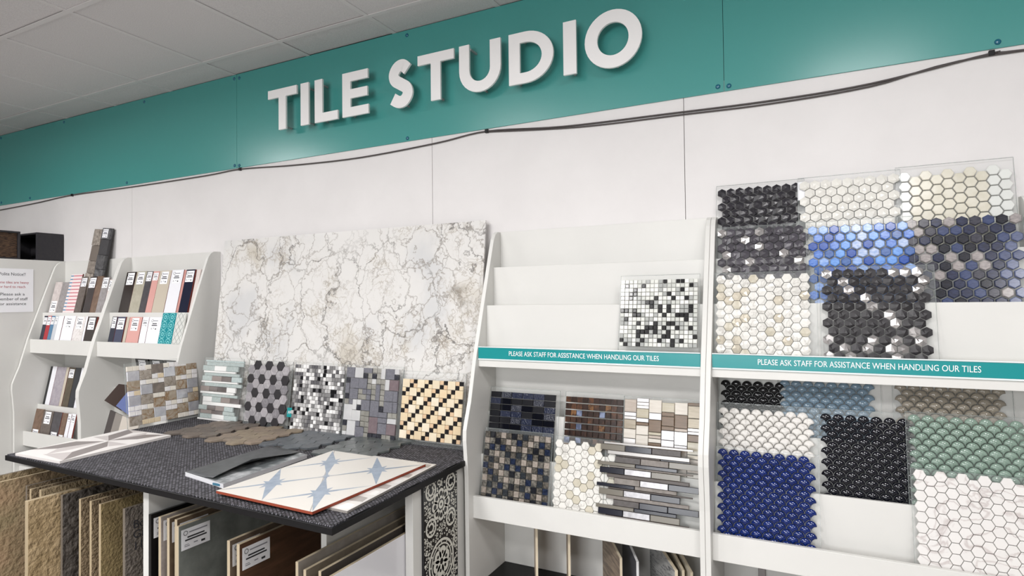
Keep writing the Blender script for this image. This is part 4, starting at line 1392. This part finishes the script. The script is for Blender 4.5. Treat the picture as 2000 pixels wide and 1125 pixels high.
# catalogue with a curled cover
bk = thing('catalogue', 'thick tile catalogue with grey cover curled back on the table', 'book', (-2.05, -.80, TZ + .0008), (0, 0, 0))
cor = [(-2.150, -.975), (-1.880, -1.018), (-1.915, -.590), (-2.185, -.545)]
bc = [(x + 2.05, y + .80) for x, y in cor]
prism_z('page_block', bc, 0, .016, M('pages', 'DCDCDE', .6, col2='C2C2C6', scale=300, stretch=(.02, .02, 1)), bk)
def q2(u, v):
    (ax, ay), (bx, by), (cx, cy), (dx, dy) = bc
    return ((1 - u) * (1 - v) * ax + u * (1 - v) * bx + u * v * cx + (1 - u) * v * dx, (1 - u) * (1 - v) * ay + u * (1 - v) * by + u * v * cy + (1 - u) * v * dy)
pagem = M('printed_page', 'B9BBBD', .35, col2='5F6466', scale=14, lo=.4, hi=.6)
vs, fs = [], []
n = 9
for iu in range(n + 1):
    for iv in range(n + 1):
        x, y = q2(iu / n, iv / n)
        vs.append((x, y, .0163))
for iu in range(n):
    for iv in range(n):
        a = iu * (n + 1) + iv
        fs.append([a, a + n + 1, a + n + 2, a + 1])
obj('inner_page', mesh_from('inner_page', vs, fs, [pagem]), bk)
vs, fs = [], []
nu, nv = 14, 14
for iu in range(nu + 1):
    for iv in range(nv + 1):
        u, v = iu / nu, iv / nv
        edge = .74 + .10 * v
        uu = u * edge
        lift = .0165 + .006 * u * u + .028 * max(0, u - .62) ** 1.5 * max(0, 1 - abs(v - .42) * 2.0) * 4
        if u > .85:
            uu -= (u - .85) * .25 * max(0, 1 - abs(v - .42) * 2.2)
        x, y = q2(uu, v)
        vs.append((x, y, lift))
for iu in range(nu):
    for iv in range(nv):
        a = iu * (nv + 1) + iv
        fs.append([a, a + nv + 1, a + nv + 2, a + 1])
cv = obj('cover', mesh_from('cover', vs, fs, [M('catalogue_cover', '4E5052', .4, col2='3E4042', scale=30)], smooth=True), bk)
md = cv.modifiers.new('thickness', 'SOLIDIFY')
md.thickness = .0008
md.offset = 1
xa, ya = q2(.86, 0.0)
box('spine_tab', (xa - .024, xa + .022, ya - .0025, ya - .0005, .004, .012), M('tab_blue', '3F6F86', .5), bk, bev=0, rot=(0, 0, 0))

# ------------------------------------------------------------------ big tiles racked under the table
def rack(label, x, yf, zt, mat, depth=.55, th=.015, zb=.141, lean=0.0, edge=None, stk=False, name='rack_tile', rough=None):
    bm = bmesh.new()
    add_box(bm, 0, th, 0, depth, 0, zt - zb, .002)
    me = bm_mesh(name, bm, [mat] + ([edge] if edge else []))
    if edge:
        for f in me.polygons:
            if f.normal.x < .5:
                f.material_index = 1
    o = obj(name, me, None, (x - th, yf, zb), (0, lean, 0))
    tag(o, label, 'tile', 'large tiles racked under the table')
    if stk:
        sticker(o, .115, .075, (th + .0003, .068, zt - zb - .092), (0, 0, PI / 2))
    return o

sand = M('rk_sand', 'B09A78', .75, col2='96815F', scale=14, bump=(42, 1.0, .012))
sand2 = M('rk_sand2', 'A59477', .75, col2='8F7E62', scale=18, bump=(70, 1.0, .010))
rose = M('rk_rose', '9D8468', .75, col2='8A7B5E', scale=5, bump=(48, .9, .010))
darkst = M('rk_dark', '3F3A36', .6, col2='5A544E', scale=24, bump=(40, 1.0, .016))
rough_b = M('rk_rough', '8C7A60', .7, col2='6E5E48', scale=50, bump=(90, 1.0, .012))
ochre = M('rk_ochre', '8C7B55', .75, col2='7B6A48', scale=20, bump=(90, .8, .007))
greyst = M('rk_greyst', '6E665D', .7, col2='57504A', scale=40, bump=(90, 1.0, .010))
sedge = M('rk_edge', 'AC9B7E', .7)
sedge2 = M('rk_edge_dark', '6E655A', .7)
rack('grey-brown riven paving tile, leftmost in the rack', -3.235, -1.135, .845, sand2, edge=sedge2, depth=.42)
rack('rosy sand riven paving tile filling the rack at left edge', -3.185, -1.20, .828, rose, edge=sedge, depth=.48)
rack('thin riven tile third from left in the rack', -3.118, -1.05, .800, rough_b, edge=sedge2)
rack('speckled riven tile fourth from left in the rack', -3.072, -1.056, .793, rough_b, edge=sedge)
rack('narrow beige tile fifth from left in the rack', -3.006, -1.05, .797, sand2, edge=sedge)
rack('sandy riven paving tile standing proud in the left rack', -2.880, -1.155, .797, sand, edge=sedge, th=.025)
rack('dark slate tile with broken white ridge in the left rack', -2.834, -1.052, .798, darkst, edge=sedge2)
rack('coarse brown tile with pen marks in the left rack', -2.703, -1.05, .799, rough_b, edge=sedge)
rack('coarse beige tile third from right in the left rack', -2.627, -1.05, .801, rough_b, edge=sedge)
rack('ochre riven tile second from right in the left rack', -2.563, -1.05, .798, ochre, edge=sedge)
lastr = rack('grey riven tile with handwriting beside the white divider', -2.403, -1.05, .803, greyst, edge=sedge2)
for s_, z_ in (('Bou', .575), ('Gr', .535), ('110', .49)):
    obj('handwriting', text_mesh(s_, .045, ink, align='LEFT'), lastr, (.0156, .03, z_), (0, 0, PI / 2))

bk_edge = M('porc_edge', 'B5A68D', .6)
conc = M('rk_concrete', '7F837E', .5, col2='696D69', scale=12)
pale = M('rk_pale', 'A79E99', .5, col2='958C86', scale=30)
brn = M('rk_brown', '6A5A49', .5, col2='5A4B3C', scale=40)
wood = M('rk_wood', '5C3F2C', .45, col2='46301F', scale=9, stretch=(1, 1, 7))
rack('black porcelain tile with sticker against the white divider', -2.238, -1.052, .806, M('rk_black', '121113', .3), stk=True)
rack('pale grey porcelain tile with sticker in the middle rack', -2.182, -1.05, .805, pale, edge=bk_edge, stk=True)
rack('brown porcelain tile with sticker in the middle rack', -2.132, -1.05, .807, brn, edge=bk_edge, stk=True)
rack('dark beige porcelain tile half hidden in the middle rack', -2.088, -1.05, .809, brn, edge=bk_edge, stk=True)
rack('large concrete grey tile with sticker in the middle rack', -2.062, -1.062, .792, conc, edge=bk_edge, stk=True, depth=.5)
rack('brown stone tile with sticker behind the dark wood tile', -1.806, -1.05, .780, M('rk_taupe', '7B6B5C', .5, col2='6A5B4D', scale=30), edge=bk_edge, stk=True)
rack('dark wood-grain tile with sticker in the middle rack', -1.745, -1.06, .782, wood, edge=bk_edge, stk=True, depth=.5)
g1 = M('rk_g1', '9A938B', .5, col2='8A837B', scale=20)
g2 = M('rk_g2', '857B6C', .5, col2='766C5E', scale=20)
g3 = M('rk_g3', '3F3A36', .4)
rack('taupe grey tile, leftmost under the table right corner', -1.486, -1.05, .767, g1, edge=bk_edge, depth=.6, th=.012)
rack('khaki tile, second under the table right corner', -1.452, -1.05, .748, g2, edge=bk_edge, depth=.6, th=.012)
rack('dark glossy tile, third under the table right corner', -1.388, -1.05, .756, g3, edge=bk_edge, depth=.6, th=.012)
rack('glossy white tile, nearest under the table right corner', -1.3560, -1.04, .742, M('rk_white', 'D9D8DC', .12), edge=bk_edge, depth=.6, th=.012)

# ornamental black-and-white tile on the table end panel
orn = thing('ornamental_tile', 'tall black and white arabesque tile on the table end panel', 'tile', (-1.3175, -.49, .33), (0, 0, PI / 2))
box('body', (-.122, .116, -.009, 0, 0, .582), M('orn_black', '17181B', .3), orn, bev=.001)
om = M('orn_cream', 'D8D6CC', .35)
vs, fs = [], []
def ring(cx, cz, ro, ri, a0=0, a1=2 * PI, n=20, ex=1.0):
    for q in range(n):
        t0, t1 = a0 + (a1 - a0) * q / n, a0 + (a1 - a0) * (q + 1) / n
        pts = [(cx + ro * ex * math.cos(t0), cz + ro * math.sin(t0)), (cx + ro * ex * math.cos(t1), cz + ro * math.sin(t1)), (cx + ri * ex * math.cos(t1), cz + ri * math.sin(t1)), (cx + ri * ex * math.cos(t0), cz + ri * math.sin(t0))]
        pts = [(min(max(x, -.118), .112), min(max(z, .004), .578)) for x, z in pts]
        i0 = len(vs)
        vs.extend([(x, -.0094, z) for x, z in pts])
        fs.append([i0, i0 + 1, i0 + 2, i0 + 3])
def medallion(cx, cz):
    for k in range(8):
        a = k * PI / 4
        ring(cx + .042 * math.cos(a), cz + .042 * math.sin(a), .021, .010, n=12)
    ring(cx, cz, .017, .006, n=10)
    for k in range(4):
        a = PI / 4 + k * PI / 2
        x, z = cx + .098 * math.cos(a), cz + .098 * math.sin(a)
        ring(x, z, .036, .027, n=16)
        ring(x, z, .020, .012, a0=a, a1=a + 5, n=12)
        for q in range(8):
            b = q * PI / 4
            ring(x + .0235 * math.cos(b), z + .0235 * math.sin(b), .003, .0, n=5)
    for k in range(4):
        a = k * PI / 2
        ring(cx + .082 * math.cos(a), cz + .082 * math.sin(a), .011, .004, n=8)
medallion(-.003, .475)
cx, cz = -.003, .255
ring(cx, cz, .088, .078, n=28)
ring(cx, cz, .070, .064, n=28)
for k in range(12):
    a = k * PI / 6
    ring(cx + .0742 * math.cos(a), cz + .0742 * math.sin(a), .004, 0, n=5)
for k in range(6):
    a = k * PI / 3 + .3
    ring(cx + .034 * math.cos(a), cz + .034 * math.sin(a), .024, .007, n=12)
for sx in (-1, 1):
    for sz in (-1, 1):
        for q in range(4):
            ring(cx + sx * (.075 + q * .013), cz + sz * (.085 + q * .011), .009, .004, n=8)
        ring(cx + sx * .11, cz + sz * .045, .03, .02, n=14)
medallion(-.003, .06)
feats = []
def far(x, z, r):
    return all(math.hypot(x - a, z - b) > r + c for a, b, c in feats)
for a, b, c in [(-.003, .475, .066), (-.003, .255, .090), (-.003, .06, .066)] + [(-.003 + .098 * math.cos(PI / 4 + k * PI / 2), cz_ + .098 * math.sin(PI / 4 + k * PI / 2), .037) for cz_ in (.475, .06) for k in range(4)]:
    feats.append((a, b, c))
orr = random.Random(9)
for q in range(2600):
    r_ = orr.choice((.011, .008, .0055, .004)) if q < 1300 else orr.choice((.0045, .003))
    x_, z_ = orr.uniform(-.116, .110), orr.uniform(.008, .574)
    if abs(x_ + .003) + r_ < .117 and far(x_, z_, r_ + .0008):
        feats.append((x_, z_, r_))
        ring(x_, z_, r_, r_ * .45 if r_ > .005 else 0, n=10 if r_ > .005 else 6)
for cz_ in (.475, .06):
    for k in range(8):
        a = (k + .5) * PI / 4
        ring(-.003 + .063 * math.cos(a), cz_ + .063 * math.sin(a), .0055, 0, n=6)
for k in range(6):
    a = k * PI / 3 + .8
    ring(cx + .055 * math.cos(a), cz + .055 * math.sin(a), .007, .002, n=8)
obj('printed_face', mesh_from('printed_face', vs, fs, [om]), orn)

# ------------------------------------------------------------------ odd tiles low in the stand beside the slab
tri = [(0, .06, M('tr_dark', '4A4443', .5)), (.06, .13, M('tr_mid', '8C8680', .5)), (.13, .30, M('tr_pale', 'C8C0B6', .5))]
tt = thing('striped_tile', 'tile in dark, grey and beige bands low in the stand beside slab', 'tile', (-3.975, -.262, .7335), (-.15, .20, 0))
for a, b, m_ in tri:
    box('band', (a, b, -.008, 0, 0.0, .21), m_, tt, bev=0)
hx = [(0, 0), (.13, -.06), (.185, -.065), (.15, .10), (.085, .105)]
for nm, lb, loc, m_, rz in (('brown_tile', 'dark brown angular tile above the banded tile', (-4.045, -.205, .985), M('odd_brown', '3B2E29', .4), .3), ('blue_tile', 'slate blue angular tile behind the mirror mosaic board', (-3.885, -.225, .965), M('odd_blue', '6470A0', .4), .2)):
    n = len(hx)
    bm = bmesh.new()
    v0 = [bm.verts.new((x, 0, z)) for x, z in hx]
    v1 = [bm.verts.new((x, -.009, z)) for x, z in hx]
    bm.faces.new(v0)
    bm.faces.new(v1)
    for i in range(n):
        bm.faces.new([v0[i], v0[(i + 1) % n], v1[(i + 1) % n], v1[i]])
    o = obj(nm, bm_mesh(nm, bm, [m_]), None, loc, (-.2, 0, rz))
    tag(o, lb, 'tile')
for k, x0 in enumerate((-3.76, -3.62, -3.48)):
    o = sample(x0, x0 + .13, 1.262, .974, (-.13, .974, -.18), 'black', 'black sample tile low in the stand beside slab, %s from left' % ORD[k], 'black sample tiles behind the mirror mosaic', 'top')

# ------------------------------------------------------------------ tiles standing in the bin of the left stand
bins = [(-1.115, .09, .68, 'pale edge-on plank, first in the bin under the front rail', 'B8A592', .010, .47, .16), (-.962, .09, .68, 'pale edge-on plank, second in the bin under the front rail', 'A99783', .010, .42, .16),
        (-.80, .09, .655, 'wood-look plank turned outwards in the bin under the front rail', 'A3927F', .010, .62, .22), (-.715, .09, .650, 'dark grey tile with white edge in the bin under the rail', '4A4B50', .010, .55, .20),
        (-.60, .09, .655, 'grey marble tile in the bin under the front rail', 'A5A5A3', .012, .62, .24), (-.545, .09, .650, 'beige tile right of the marble tile in the bin', 'B5AB98', .010, .55, .20), (-.515, .09, .648, 'narrow cream tile, last in the bin under the rail', 'C4BBAA', .010, .55, .20)]
for x, _, zt, lb, c_, th, rz, dep in bins:
    m_ = M('bin_' + c_, c_, .45, col2='6E6259' if c_ == 'A3927F' else None, scale=10, stretch=(1, 1, 8), vein=('5F6062', 9, .05) if c_ == 'A5A5A3' else None)
    e_ = M('bin_edge_' + c_, 'D9CBB2' if c_ != '4A4B50' else 'DDDDDD', .5)
    bm = bmesh.new()
    add_box(bm, -th / 2, th / 2, -dep, 0, 0, zt - .4005, .0008)
    for v in bm.verts:
        if v.co.z > .1 and v.co.y < -dep * .5 and rz > .5:
            v.co.z -= .05
    me = bm_mesh('bin_tile', bm, [m_, e_])
    for f in me.polygons:
        if abs(f.normal.x) < .5:
            f.material_index = 1
    o = obj('bin_tile', me, None, (x, -.02 - (.02 if rz else 0), .4005), (0, 0, rz))
    tag(o, lb, 'tile', 'tiles in the bin of the left stand')
